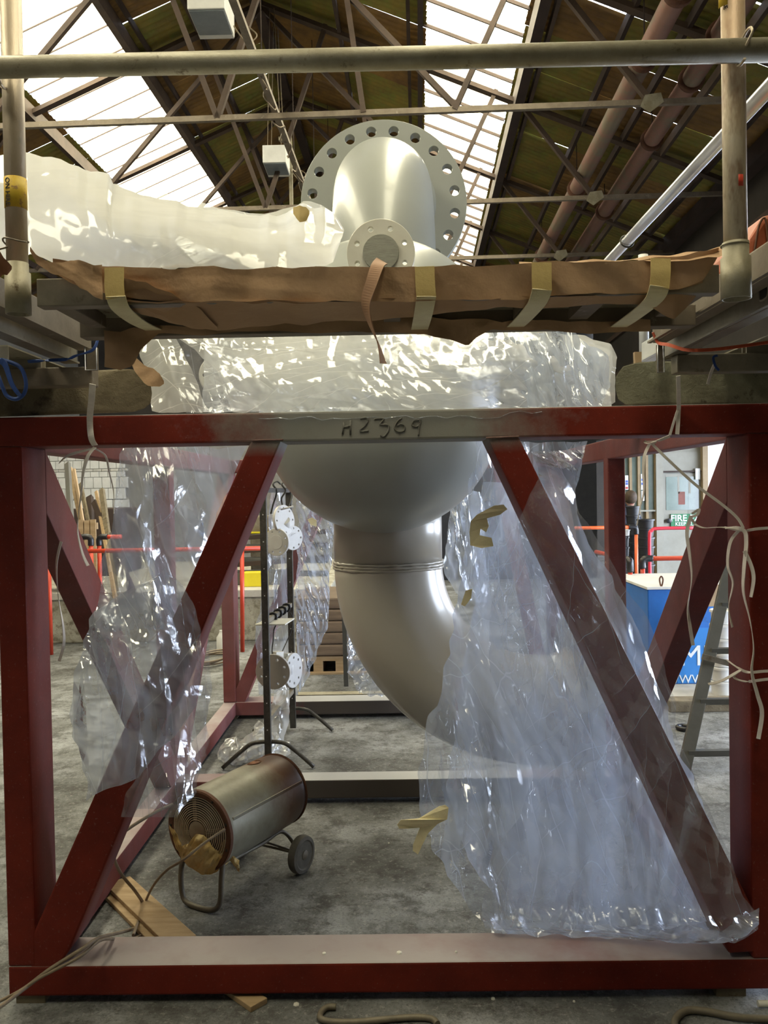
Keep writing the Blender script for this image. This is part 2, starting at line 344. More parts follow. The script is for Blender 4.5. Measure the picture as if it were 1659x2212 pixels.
def barbm(bm, p, q, w, h, up=(0, 0, 1), bev=0):
    p, q = V(p), V(q); d = (q-p).normalized(); up = V(up)
    s = d.cross(up)
    if s.length < 1e-4: s = d.cross(V((0, 1, 0)))
    s.normalize(); u = s.cross(d).normalized(); s *= w/2; u *= h/2
    prismbm(bm, [p-s-u, p+s-u, p+s+u, p-s+u], q-p, bev)
def bar(name, p, q, w, h, mat, parent=None, up=(0, 0, 1), bev=0):
    bm = bmesh.new(); barbm(bm, p, q, w, h, up, bev); return mkbm(name, bm, mat, parent)
def smoothpath(pts, n=8, closed=False):
    pts = [V(p) for p in pts]
    if len(pts) < 3: return pts
    out = []
    g = lambda i: pts[i % len(pts)] if closed else pts[max(0, min(len(pts)-1, i))]
    for i in range(len(pts) if closed else len(pts)-1):
        a, b, c, d = g(i-1), g(i), g(i+1), g(i+2)
        for k in range(n):
            t = k/n
            out.append(.5*((2*b)+(c-a)*t+(2*a-5*b+4*c-d)*t*t+(3*b-a-3*c+d)*t**3))
    if not closed: out.append(pts[-1])
    return out
def tubebm(bm, pts, r, seg=12, closed=False, cap=True):
    pts = [V(p) for p in pts]; n = len(pts); rings = []
    nrm = None
    for i, p in enumerate(pts):
        a = pts[(i-1) % n] if (closed or i > 0) else p
        b = pts[(i+1) % n] if (closed or i < n-1) else p
        d = (b-a).normalized()
        if nrm is None:
            nrm = d.cross(V((0, 0, 1)))
            if nrm.length < .1: nrm = d.cross(V((1, 0, 0)))
        nrm = (nrm - d*nrm.dot(d)).normalized(); bn = d.cross(nrm)
        rr = r[i] if isinstance(r, (list, tuple)) else r
        rings.append([bm.verts.new(p+(nrm*math.cos(2*PI*k/seg)+bn*math.sin(2*PI*k/seg))*rr) for k in range(seg)])
    m = n if closed else n-1
    for i in range(m):
        A, B = rings[i], rings[(i+1) % n]
        for k in range(seg): bm.faces.new((A[k], A[(k+1) % seg], B[(k+1) % seg], B[k]))
    if cap and not closed:
        bm.faces.new(rings[0][::-1]); bm.faces.new(rings[-1])
def tube(name, pts, r, mat, parent=None, seg=12, n=0, closed=False, local=False):
    if n: pts = smoothpath(pts, n, closed)
    bm = bmesh.new(); tubebm(bm, pts, r, seg, closed)
    o = mkbm(name, bm, mat, parent, True, local)
    for p in o.data.polygons:
        if len(p.vertices) > 4: p.use_smooth = False
    return o
def frame_of(axis):
    a = V(axis).normalized(); u = a.cross(V((0, 0, 1)))
    if u.length < .1: u = a.cross(V((1, 0, 0)))
    u.normalize(); return a, u, a.cross(u)
def lathebm(bm, c, axis, prof, seg=32, cap0=True, cap1=True):
    """prof: list of (radius, distance along axis)"""
    a, u, v = frame_of(axis); c = V(c); rings = []
    for r, h in prof:
        rings.append([bm.verts.new(c+a*h+(u*math.cos(2*PI*k/seg)+v*math.sin(2*PI*k/seg))*max(r, 1e-4)) for k in range(seg)])
    for A, B in zip(rings, rings[1:]):
        for k in range(seg): bm.faces.new((A[k], A[(k+1) % seg], B[(k+1) % seg], B[k]))
    if cap0: bm.faces.new(rings[0][::-1])
    if cap1: bm.faces.new(rings[-1])
def lathe(name, c, axis, prof, mat, parent=None, seg=32, smooth=True, cap0=True, cap1=True, auto=True, local=False):
    bm = bmesh.new(); lathebm(bm, c, axis, prof, seg, cap0, cap1)
    o = mkbm(name, bm, mat, parent, smooth, local)
    if smooth and auto:
        me = o.data
        bm = bmesh.new(); bm.from_mesh(me)
        for e in bm.edges:
            if len(e.link_faces) == 2 and e.calc_face_angle(0) > .6: e.smooth = False
        bm.to_mesh(me); bm.free()
    return o
def plate(name, c, axis, r, th, holes, rb, rh, mat, parent=None, rin=0, phase=0, sx=1):
    """round plate with a ring of real bolt holes, axis = plate normal"""
    cu = bpy.data.curves.new(name, 'CURVE'); cu.dimensions = '2D'; cu.fill_mode = 'BOTH'; cu.extrude = th/2; cu.bevel_depth = min(.002, th*.2); cu.bevel_resolution = 1
    def circ(cx, cy, rr, n):
        s = cu.splines.new('POLY'); s.points.add(n-1); s.use_cyclic_u = True
        for i in range(n): s.points[i].co = (cx+rr*math.cos(2*PI*i/n), cy+rr*math.sin(2*PI*i/n), 0, 1)
    circ(0, 0, r, 72)
    if rin: circ(0, 0, rin, 48)
    for i in range(holes):
        t = 2*PI*(i+phase)/holes; circ(rb*math.cos(t), rb*math.sin(t), rh, 16)
    tmp = bpy.data.objects.new('tmp', cu); COL.objects.link(tmp)
    me = bpy.data.meshes.new_from_object(tmp.evaluated_get(bpy.context.evaluated_depsgraph_get()))
    bpy.data.objects.remove(tmp); bpy.data.curves.remove(cu)
    a, u, v = frame_of(axis)
    R = Matrix((u, -v, a)).transposed().to_4x4(); 
    if R.determinant() < 0: R = Matrix((u, v, a)).transposed().to_4x4()
    me.transform(Matrix.Translation(V(c)) @ R); me.name = name
    me.materials.clear()
    return link(name, me, mat, parent)
def text(name, body, origin, ux, uy, size, mat, parent=None, depth=.002, bold=0):
    cu = bpy.data.curves.new(name, 'FONT'); cu.body = body; cu.size = size; cu.extrude = depth; cu.offset = bold
    tmp = bpy.data.objects.new('tmp', cu); COL.objects.link(tmp)
    me = bpy.data.meshes.new_from_object(tmp.evaluated_get(bpy.context.evaluated_depsgraph_get()))
    bpy.data.objects.remove(tmp)
    ux, uy = V(ux).normalized(), V(uy).normalized(); n = ux.cross(uy)
    me.transform(Matrix.Translation(V(origin)) @ Matrix((ux, uy, n)).transposed().to_4x4()); me.materials.clear()
    return link(name, me, mat, parent)
def copytree(o, parent=None, label=None):
    c = o.copy(); COL.objects.link(c); c.parent = parent
    if label: c['label'] = label
    for ch in o.children: copytree(ch, c)
    return c
def ribbon(name, pts, w, mat, parent=None, n=10, twist=0, side=(1, 0, 0), t0=0, join=None):
    """flat tape with thickness swept along a path, can twist"""
    pp = smoothpath(pts, n) if len(pts) > 2 else [V(p) for p in pts]
    bm = join or bmesh.new(); rows = []; N_ = len(pp)
    for i, p in enumerate(pp):
        d = (pp[min(i+1, N_-1)]-pp[max(i-1, 0)]).normalized()
        s = V(side); s = (s-d*s.dot(d)).normalized()
        a = t0+twist*i/(N_-1); s = Matrix.Rotation(a, 3, d) @ s; k = d.cross(s)*.0012
        rows.append([bm.verts.new(p+s*w/2+k), bm.verts.new(p-s*w/2+k), bm.verts.new(p-s*w/2-k), bm.verts.new(p+s*w/2-k)])
    for A, B in zip(rows, rows[1:]):
        for k in range(4): bm.faces.new((A[k], A[(k+1) % 4], B[(k+1) % 4], B[k]))
    bm.faces.new(rows[0]); bm.faces.new(rows[-1][::-1])
    if join: return None
    return mkbm(name, bm, mat, parent)
def tri(x): return np.abs((x % 1.0)*2-1)
def crumple(U, Vv, rng, layers, warp=.15):
    """piecewise straight creases: layers = (count, frequency, amplitude, main angle, spread)"""
    z = np.zeros_like(U)
    wu = U+warp*np.sin(Vv*3.1+rng.uniform(0, 6))*.5; wv = Vv+warp*np.sin(U*2.7+rng.uniform(0, 6))*.5
    for cnt, fr, am, an, sp in layers:
        for _ in range(cnt):
            t = math.radians(an+rng.uniform(-sp, sp)); f = fr*rng.uniform(.6, 1.5)
            q = (math.cos(t)*wu+math.sin(t)*wv)*f+rng.uniform(0, 9)
            env = .5+.5*np.sin(wu*rng.uniform(1, 3)+wv*rng.uniform(1, 3)+rng.uniform(0, 6))
            z += (tri(q)-.5)*am*env
    return z
def film(name, rows, mat, parent=None, nu=70, nv=90, amp=1.0, layers=None, bulge=0, seed=1, edge=3, cols=False, slant=0):
    """polythene sheet between a left and a right edge: rows = (py, px left, px right, distance left, distance right)
       cols=True: (px, py top, py bottom, distance top, distance bottom)"""
    rng = np.random.RandomState(seed); R = np.array(rows, float)
    t = np.linspace(0, 1, nv)
    cum = np.concatenate([[0], np.cumsum(np.abs(np.diff(R[:, 0]))+1e-3)]); cum /= cum[-1]
    a, l, r, dl, dr = [np.interp(t, cum, R[:, k]) for k in range(5)]
    e = lambda s: np.interp(t, np.linspace(0, 1, max(6, nv//5)), np.random.RandomState(s).uniform(-1, 1, max(6, nv//5)))*edge
    l = l+e(seed+11); r = r+e(seed+12)
    s = np.linspace(0, 1, nu); S, T = np.meshgrid(s, t)
    A = np.repeat(a[:, None], nu, 1); B = l[:, None]+(r-l)[:, None]*S; D = dl[:, None]+(dr-dl)[:, None]*S
    A = A + slant*(S-.5)
    px, py = (A, B) if cols else (B, A)
    base = Pn(px, py, D); U = base[..., 0]; Z = base[..., 2]
    layers = layers or [(3, 3.0, .035, 0, 18), (5, 9.0, .014, 0, 30), (6, 20, .005, 20, 90)]
    h = crumple(U, Z, rng, layers)*amp
    D2 = D + h - bulge*np.sin(PI*S)*np.sin(PI*np.clip(T, .02, 1))
    pts = Pn(px, py, D2); pts[..., 0] += crumple(U+3, Z, rng, layers)*amp*.3; pts[..., 2] += crumple(U+7, Z+2, rng, layers)*amp*.25
    vs = pts.reshape(-1, 3).tolist(); fs = []
    for j in range(nv-1):
        for i in range(nu-1):
            k = j*nu+i; fs.append((k, k+1, k+nu+1, k+nu))
    me = bpy.data.meshes.new(name); me.from_pydata(vs, [], fs); me.polygons.foreach_set('use_smooth', [True]*len(fs)); me.update()
    return link(name, me, mat, parent)
def joinobjs(obs):
    """merge several meshes into the first (one sheet with several folds)"""
    bm = bmesh.new()
    for o in obs: bm.from_mesh(o.data)
    bm.to_mesh(obs[0].data); bm.free(); obs[0].data.polygons.foreach_set('use_smooth', [True]*len(obs[0].data.polygons))
    for o in obs[1:]: bpy.data.objects.remove(o)
    return obs[0]
# ================================================================== THE BUILDING
fl = box('floor', -13, 13, RY0, RY1, -.3, 0, FLOORM); tag(fl, kind='structure')
wl = box('wall_back', -13, 13, RY1, RY1+.2, 0, RZ+.3, DARKW); tag(wl, kind='structure')
wf = box('wall_front', -9.2, 13, RY0-.2, RY0, 0, RZ+.3, GREYW); tag(wf, kind='structure')
EVR, EVL = 4.54, -9.0
wleft = box('wall_left', EVL-.2, EVL, RY0, RY1, 0, rz(EVL), GREYW); tag(wleft, kind='structure')
wr = box('wall_right', EVR, EVR+.15, RY0, RY1, 3.0, rz(EVR), DARKW); tag(wr, kind='structure')
box('side_light_blocker', EVR, EVR+.15, RY0, 4.2, 0, 3.0, GREYW, wr)  # unseen wall piece, added to keep side daylight off the front
box('bay_light_blocker', EVR+.15, 8.2, RY0, RY1, 3.35, 3.45, STEELD, ceil_) if 0 else None
for z_ in (3.5, 4.3, 5.2): box('cladding_rail', EVR-.06, EVR, 3, RY1, z_, z_+.10, STEELR, wr)
for y in (6.36, 12.2, 18.0):
    c = box('column', EVR-.02, EVR+.16, y-.1, y+.1, 0, 3.0, STEELD, wr)
# roof: corrugated sheets laid one beside the other with thin gaps of light between them
ceil = bpy.data.objects.new('ceiling', None); COL.objects.link(ceil); tag(ceil, kind='structure')
def sheet_mesh(name, L, wdt, mat):
    vs, fs = [], []; n = 28; pitch = wdt/7
    for j, s in enumerate((0, L/2, L)):
        for i in range(n+1):
            y = wdt*i/n; vs.append((s, y, .018*math.cos(2*PI*y/pitch)))
    for j in range(2):
        for i in range(n):
            a = j*(n+1)+i; fs.append((a, a+1, a+n+2, a+n+1))
    m = len(vs); vs += [(x, y, z+.006) for x, y, z in vs]; fs += [tuple(m+q for q in f[::-1]) for f in fs]
    me = bpy.data.meshes.new(name); me.from_pydata(vs, [], fs); me.materials.append(mat); me.update()
    me.polygons.foreach_set('use_smooth', [True]*len(me.polygons)); return me
DX = math.cos(ANG)
strips = [(RX, -1.1, 1), (-1.1, SKR[0], 1), (SKR[1], 2.4, 1), (2.4, 3.5, 1), (3.5, EVR+.1, 1), (RX, -3.2, -1), (-3.2, SKL[1], -1), (SKL[0], -7.4, -1), (-7.4, EVL-.1, -1)]
SW = .92
rr = random.Random(3)
for (xa, xb, s) in strips:
    L = abs(xb-xa)/DX
    mes = [sheet_mesh('roof_sheet', L, SW-.014, ROOFM), sheet_mesh('roof_sheet', L, SW-.014, ROOFB)]
    ny = int((RY1-6.0)/SW)+1
    for k in range(ny):
        o = bpy.data.objects.new('roof_sheet', rr.choice([mes[0], mes[0], mes[1]])); COL.objects.link(o); o.parent = ceil
        y0 = 6.0+k*SW
        tw = rr.uniform(-.017, .017)
        if s > 0: o.matrix_local = Matrix.Translation((xa, y0, rz(xa))) @ Matrix.Rotation(ANG, 4, 'Y') @ Matrix.Rotation(tw, 4, 'Z')
        else: o.matrix_local = Matrix.Translation((xa, y0+SW, rz(xa))) @ Matrix.Rotation(PI, 4, 'Z') @ Matrix.Rotation(ANG, 4, 'Y') @ Matrix.Rotation(tw, 4, 'Z')
    xm = [(xa, rz(xa)), (xb, rz(xb))]
    prism('roof_covering', [(xa, RY0, rz(xa)), (xb, RY0, rz(xb)), (xb, RY0, rz(xb)+.02), (xa, RY0, rz(xa)+.02)], (0, 6.0-RY0, 0), ROOFM, ceil)
box('bay_light_blocker', EVR+.16, 8.4, RY0, RY1, 3.4, 3.5, STEELD, ceil)  # unseen roof over the side bay, added to cut its daylight
# ridge capping
prism('ridge_cap', [(RX-.25, RY0, rz(RX-.25)+.03), (RX, RY0, RZ+.05), (RX+.25, RY0, rz(RX+.25)+.03), (RX, RY0, RZ+.08)], (0, RY1-RY0, 0), STEELD, ceil)
# skylights: panes between glazing bars
for wi, (x0, x1) in enumerate((SKR, SKL)):
    win = bpy.data.objects.new('window_%d' % (wi+1), None); COL.objects.link(win); tag(win, kind='structure')
    s = 1 if wi == 0 else -1
    xa, xb = (x0, x1) if s > 0 else (x1, x0)      # high edge, low edge
    me = bpy.data.meshes.new('glass_pane'); pw = .60; L = (x1-x0)/DX
    me.from_pydata([(0, 0, 0), (L, 0, 0), (L, pw, 0), (0, pw, 0), (0, 0, .006), (L, 0, .006), (L, pw, .006), (0, pw, .006)], [], [(0, 1, 2, 3), (7, 6, 5, 4)]); me.materials.append(GLAZE)
    bmh = bmesh.new(); boxbm(bmh, -.02, L+.02, -.012 if s > 0 else -.006, .012 if s > 0 else .006, -.04 if s > 0 else -.015, .012); mb = bpy.data.meshes.new('glazing_bar'); bmh.to_mesh(mb); bmh.free(); mb.materials.append(STEELD)
    y = -1.8; k = 0
    prism('roof_covering', [(x0, RY0, rz(x0)), (x1, RY0, rz(x1)), (x1, RY0, rz(x1)+.02), (x0, RY0, rz(x0)+.02)], (0, -1.8-RY0, 0), ROOFM, ceil)  # near end of the skylight, out of view, covered to darken the foreground
    while y < RY1-.3:
        for mm, nm, dy in ((me, 'glass_pane', 0), (mb, 'glazing_bar', 0)):
            if y < 3 and nm == 'glazing_bar' and k % 2: continue
            o = bpy.data.objects.new(nm, mm); COL.objects.link(o); o.parent = win
            if s > 0: o.matrix_local = Matrix.Translation((xa, y, rz(xa)+.02)) @ Matrix.Rotation(ANG, 4, 'Y')
            else: o.matrix_local = Matrix.Translation((xa, y+pw, rz(xa)+.02)) @ Matrix.Rotation(PI, 4, 'Z') @ Matrix.Rotation(ANG, 4, 'Y')
        y += pw; k += 1
# purlins and beams along the building, rafters, ties and webs of each truss
roofst = root('roof_steelwork', (RX, 9.28, 4.2+CAMH), 'rusty brown steel roof trusses and purlins under the sheeting', 'roof frame')
def purlin(x, wd, ht, mat, dz=-.05, nm='purlin'):
    box(nm, x-wd/2, x+wd/2, 2, RY1, rz(x)+dz-ht, rz(x)+dz, mat, roofst)
for x, wd, ht, mt in ((.06, .07, .2, STEELD), (-.10, .05, .12, STEELR), (1.45, .13, .24, STEELD), (1.62, .05, .1, STEELR), (2.37, .05, .12, STEELD), (2.94, .05, .12, STEELD), (3.48, .05, .12, STEELR),
                      (4.1, .05, .12, STEELD), (-1.1, .05, .12, STEELR), (-2.3, .16, .12, STEELD), (-3.16, .05, .12, STEELR), (-4.05, .10, .2, STEELR), (-3.88, .03, .1, STEELD), (-5.68, .08, .2, STEELR), (-6.8, .05, .12, STEELD), (-7.9, .05, .12, STEELD), (EVR-.1, .2, .25, STEELD)):
    purlin(x, wd, ht, mt)
TZ = 4.2+CAMH
def mir(x): return 2*RX-x
for ty in (3.44, 6.36, 9.28, 12.2, 15.1, 18.0, 20.9):
    def seg(a, b, wd=.07, m=STEELR, nm='truss_member'): bar(nm, (a[0], ty, a[1]), (b[0], ty, b[1]), .06, wd, m, roofst, up=(0, 1, 0))
    for xe in (EVR, EVL): seg((RX, RZ-.16), (xe, rz(xe)-.16), .12, STEELR, 'rafter')
    seg((EVL, TZ), (EVR, TZ), .055, ALUD, 'tie_rod')
    for m in (lambda x: x, mir):
        seg((m(2.53), TZ), (m(1.42), rz(1.42)-.1)); seg((m(.40), TZ+.05), (m(RX), RZ-.2), .06)
        if m is mir: continue
        seg((m(.40), TZ), (m(1.15), rz(1.15)-.1)); seg((m(-.6), TZ), (m(-.92), rz(-.92)-.1))
        prism('gusset_plate', [(m(2.53)-.12, ty-.04, TZ-.05), (m(2.53)-.02, ty-.04, TZ-.12), (m(2.53)+.13, ty-.04, TZ-.01), (m(2.53)+.10, ty-.04, TZ+.09), (m(2.53)-.07, ty-.04, TZ+.07)], (0, .012, 0), GALV2, roofst)
    seg((RX, TZ), (-1.3, rz(-1.3)-.1), .06); seg((RX, TZ), (-3.16, rz(-3.16)-.1), .06)
    # dark lacing up at the ridge
# the two painted pipes, hung below the right slope
def roofpipe(x, z, lab, ys):
    r = root('overhead_pipe', (x, 8, z), lab, 'pipe', 'pink overhead pipes')
    tube('pipe_run', [(x, 3.5, z), (x, 12, z), (x, 21.9, z)], .112, PIPEP, r, 18)
    for y in ys:
        bmx = bmesh.new(); lathebm(bmx, (x, y-.02, z), (0, 1, 0), [(.113, 0), (.145, 0), (.145, .07), (.113, .07)], 24, False, False)
        mkbm('pipe_collar', bmx, RUST, r, True)
        bar('hanger_rod', (x, y, z+.11), (x, y, rz(x)-.03), .012, .012, STEELD, r)
roofpipe(2.42, 4.6+CAMH, 'pink grey overhead pipe, the left of the two under the roof', (7.9, 9.1, 12.9, 16.5))
roofpipe(3.08, 4.6+CAMH, 'pink grey overhead pipe, the right of the two nearer the wall', (8.7, 9.6, 11.2, 14.0))
# cable tray with the hanging lamps
ctr = root('cable_tray', (-1.60, 9, 4.3+CAMH), 'grey cable tray with looped wires hanging below the ridge', 'cable tray')
box('tray', -1.63, -1.56, 5, 21, 4.3+CAMH-.03, 4.3+CAMH+.02, ALUD, ctr)
tube('looped_wire', [(-1.60+.05*math.sin(i*1.9), 8+i*.16, 4.3+CAMH-.05+.05*math.cos(i*2.3)) for i in range(36)], .008, CABLE, ctr, 6, 4)
bar('tray_bracket', (-1.88, 12.4, 5.3+CAMH), (-1.88, 12.4, 4.1+CAMH), .05, .05, GALV2, ctr)
bar('tray_bracket', (-2.05, 12.4, 5.28+CAMH), (-1.86, 12.4, 5.28+CAMH), .05, .05, GALV2, ctr)
for i in range(7): bar('hanger_rod', (-1.60, 6.4+i*2.2, 4.3+CAMH), (-1.60, 6.4+i*2.2, rz(-1.76)-.05), .01, .01, STEELD, ctr)
# the hall runs at a slight angle to the frame: turn everything built along it about the vertical
BANG = -math.radians(1.7); BM = Matrix.Translation((.06, 0, 0)) @ Matrix.Rotation(BANG, 4, 'Z')
for o in list(COL.objects):
    if o.parent is None and (o.name.split('.')[0] in ('ceiling', 'window_1', 'window_2', 'roof_steelwork', 'overhead_pipe', 'cable_tray', 'wall_left', 'wall_right') or o.name.startswith(('skylight_portal', 'side_bay'))):
        o.location = BM @ o.location; o.rotation_euler = (BM.to_3x3() @ o.rotation_euler.to_matrix()).to_euler()
def highbay(x, y, z, lab, wd):
    r = root('hanging_lamp', (x, y, z+.3), lab, 'lamp', 'hanging factory lamps')
    y0, y1 = y-.26, y+.2
    box('housing', x-wd/2, x+wd/2, y0, y1+.06, z+.012, z+.26, WHITEP, r, .01)
    box('glass_cover', x-wd/2+.012, x+wd/2-.012, y0+.02, y1-.02, z, z+.015, LAMPG, r)
    box('end_lip', x-wd/2+.006, x+wd/2-.006, y1-.015, y1+.055, z+.002, z+.014, WHITEP, r)
    for sx in (-1, 1):
        for yy in (y0+.06, y1-.04): tube('suspension_wire', [(x+sx*wd*.3, yy, z+.26), (x+sx*.03, yy+.02, 4.3+CAMH+.35 if z < 5.9 else rz(x)-.1)], .006, CABLE, r, 6)
    tube('power_lead', smoothpath([(x+wd/2, y1, z+.1), (x+wd/2+.12, y1+.05, z-.04), (x+wd/2+.22, y1+.1, z+.06), (-1.5, y1+.1, z+.2)], 6), .007, CABLE, r, 6)
a = P(455, 48, 8.3); highbay(a.x, 8.35, a.z, 'boxy white lamp hanging near the top edge, seen from below', .36)
a = P(598, 368, 12.2); highbay(a.x, 12.2, a.z, 'smaller white lamp hanging on wires left of the round flange', .33)

# ------------------------------------------------------------------ far partition: painted blocks on the left, office front on the right
PY = 15.6
pw_ = box('wall_partition', -8.3, -1.0, PY, PY+.2, 0, 3.0, MORT); tag(pw_, kind='structure')
def blk(x0, x1, z0, z1, m=WBRICK):
    bm = bmesh.new(); boxbm(bm, x0, x1, PY-.035, PY+.02, z0, z1, .006); return mkbm('block', bm, m, pw_)
a0 = P(100, 1000, PY).x; x = a0-.3
zc = [P(150, y, PY).z for y in (1080, 1056, 1032, 1020, 1014, 996, 975, 955)]
for zi in range(len(zc)-1):
    z0, z1 = zc[zi], zc[zi+1]; x = a0-.3+(.05 if zi % 2 else 0)
    while x < P(262, 1000, PY).x:
        blk(x, x+.155, z0+.004, z1-.004, WBRICK if zi != 3 else CONCS); x += .163
m = bmesh.new()
x = a0-.3
while x < P(262, 1000, PY).x:
    boxbm(m, x, x+.3, PY-.03, PY+.01, 1.0, zc[0]-.01); x += .31
tag(mkbm('lower_block', m, WBRICK, pw_), kind='stuff')
door = root('wall_office', (0, 0, 0), None, None); door['kind'] = 'structure'; 
OX0, OX1 = P(1175, 1066, 15).x, 9.0
OY = 15.0
def ob(n, xa, xb, ya, yb, mat, d0=0, d1=.05, par=None, bev=0):
    """box on the office front from pixel x range and pixel y range at the middle of its columns"""
    p, q = P(xa, yb, OY), P(xb, ya, OY)
    return box(n, p.x, q.x, OY-d1, OY-d0, p.z, q.z, mat, par or door, bev)
box('back_panel', P(1330, 1066, OY).x, OX1, OY+.0, OY+.1, 0, 3.0, CREAM, door)
box('opening_shade', OX0-2.5, P(1330, 1066, OY).x, OY+1.4, OY+1.5, 0, 3.0, BLACKP, door)  # black panel stands in for the shade inside the doorway
for xa, xb in ((1346, 1361), (1361, 1379), (1379, 1396), (1396, 1415)): ob('office_pane', xa+1, xb-1, 960, 1102, GLASSG, .0, .02)
for xm_ in (1346, 1361, 1379, 1396, 1415): ob('mullion', xm_-1.2, xm_+1.2, 955, 1250, MULL, 0, .07)
ob('sill_rail', 1330, 1417, 1101, 1106, CREAM, 0, .08)
ob('post', 1416, 1428, 955, 1260, CREAM, 0, .10); ob('header', 1415, 1560, 975, 1018, CREAM, 0, .03)
dr = root('door_1', P(1470, 1270, OY), None, None); dr['kind'] = 'structure'
ob('door_frame', 1425, 1430, 1019, 1262, STEELD, .0, .06, dr); ob('door_frame', 1425, 1520, 1016, 1021, STEELD, .0, .06, dr)
ob('door_leaf', 1431, 1520, 1022, 1262, CREAM, .0, .03, dr)
ob('door_glass', 1438, 1508, 1029, 1102, GLASSG, .028, .036, dr)
for xm_ in (1462, 1486): ob('glass_reveal', xm_, xm_+4, 1029, 1066, CREAM, .03, .038, dr)
ob('notice', 1464, 1478, 1062, 1090, pm('red notice', (.22, .07, .05)), .03, .038, dr)
k_ = P(1444, 1125, OY-.05); lathe('door_handle', (k_.x, OY-.03, k_.z), (0, -1, 0), [(.03, 0), (.03, .03), (.045, .04), (.045, .07), (.01, .08)], BLACKP, dr, 16)
sg = root('fire_sign', P(1475, 1124, OY-.05), 'green fire exit sign with white letters on the office door', 'sign')
box('sign_board', P(1447, 1124, OY).x, P(1521, 1124, OY).x, OY-.06, OY-.036, P(1470, 1138, OY).z, P(1470, 1110, OY).z, GREEN, sg)
p_ = P(1448.5, 1126, OY-.065); text('lettering', 'FIRE EXIT', p_, (1, 0, 0), (0, 0, 1), .16, LETTER, sg, bold=.003)
p_ = P(1458.5, 1135.5, OY-.065); text('lettering', 'KEEP CLEAR', p_, (1, 0, 0), (0, 0, 1), .088, LETTER, sg, bold=.001)
def notice(xa, ya, xb, yb, lab, cols=()):
    r = root('wall_notice', P((xa+xb)/2, yb, OY-.08), lab, 'notice', 'notices on the office front')
    ob('paper_sheet', xa, xb, ya, yb, WHITEP, .075, .08, r)
    for (u, c) in cols: ob('printed_panel', xa+.8, xb-.8, ya+(yb-ya)*u, ya+(yb-ya)*(u+.14), c, .08, .083, r)
REDP, BLUEP = pm('printed red', (.5, .05, .04)), pm('printed blue', (.05, .12, .5))
notice(1348, 1027, 1354.5, 1058, 'narrow notice with blue and red panels on the second mullion', ((.35, BLUEP), (.52, BLUEP), (.8, REDP)))
notice(1342, 1034, 1346.5, 1064, 'plain white notice strip at the left end of the office windows')
notice(1382, 1024, 1388, 1058, 'narrow notice with blue panels on the middle mullion', ((.3, BLUEP), (.55, BLUEP)))
notice(1383, 1060, 1389, 1082, 'small plain notice low on the middle mullion')
notice(1499, 1012, 1509, 1036, 'white box notice at the top right of the office door')
# pale column, and daylight put in as a white strip right of the door
box('post', P(1512, 1000, OY).x, P(1523, 1000, OY).x, OY-.14, OY-.02, 0, 3.0, MULL, door)
box('daylight_panel', P(1524, 1000, OY).x, P(1600, 1000, OY).x, OY-.08, OY-.02, 0, 3.0, WHITEP, door)

# ------------------------------------------------------------------ things in the far right
def cone_tub(c, r, h, mat, lab, grp, rim=True, cat='tub', name='plastic_tub', par=None):
    o = lathe(name, c, (0, 0, 1), [(r*.86, 0), (r*.95, h*.8), (r*1.06, h*.82), (r*1.06, h*.97), (r, h), (r*.93, h), (r*.9, h*.9)], mat, par, 20)
    return tag(o, lab, cat, grp) if lab else o
def stack(px, pyb, pyt, n, Y, wpx, place):
    b = P(px, pyb, Y); t = P(px, pyt, Y); b.z = 0; h = t.z/n
    W_ = ('top', 'second', 'third', 'fourth', 'fifth', 'sixth', 'seventh', 'eighth', 'ninth', 'tenth')
    for i in range(n):
        lab = ('black tub at the top of the %s stack' % place) if i == n-1 else ('black tub at the foot of the %s stack' % place) if i == 0 else ('black tub, %s from the top of the %s stack' % (W_[n-i-1], place))
        cone_tub((b.x, Y, b.z+i*h), wpx/2/F*Y, h, BLACKP, lab, 'stacked black tubs by the office')
stack(1369, 1262, 1093, 10, 13.5, 30, 'taller left')
stack(1396, 1262, 1121, 9, 13.0, 36, 'shorter right')
stack(1349, 1262, 1158, 6, 13.2, 22, 'low one under the white tub')
c_ = P(1349, 1157, 13.2); cone_tub((c_.x, 13.2, c_.z), .085, .10, WHITEP, 'white tub on top of the low black stack', None)
# person behind the stacks, bending, only head and back in view
pr = root('person', FL(1350, 1215), 'person in a dark jacket with brown hair stooping behind black tubs', 'person')
PYY = 14.0; pc = P(1352, 1150, PYY)
def skinfig(name, pts, edges, rad, mat, parent, sub=1):
    me = bpy.data.meshes.new(name); me.from_pydata([tuple(p) for p in pts], edges, []); me.materials.append(mat)
    o = bpy.data.objects.new(name, me); COL.objects.link(o); sm = o.modifiers.new('skin', 'SKIN')
    for i, r in enumerate(rad): me.skin_vertices[0].data[i].radius = (r, r)
    me.skin_vertices[0].data[0].use_root = True; sm.use_smooth_shade = True
    ss = o.modifiers.new('sub', 'SUBSURF'); ss.levels = sub; ss.render_levels = sub
    dg = bpy.context.evaluated_depsgraph_get(); me2 = bpy.data.meshes.new_from_object(o.evaluated_get(dg)); bpy.data.objects.remove(o)
    me2.polygons.foreach_set('use_smooth', [True]*len(me2.polygons)); me2.materials.clear(); me2.materials.append(mat)
    return link(name, me2, mat, parent)
hx, hz = P(1358, 1078, PYY).x, P(1358, 1078, PYY).z
bx = hx-.10
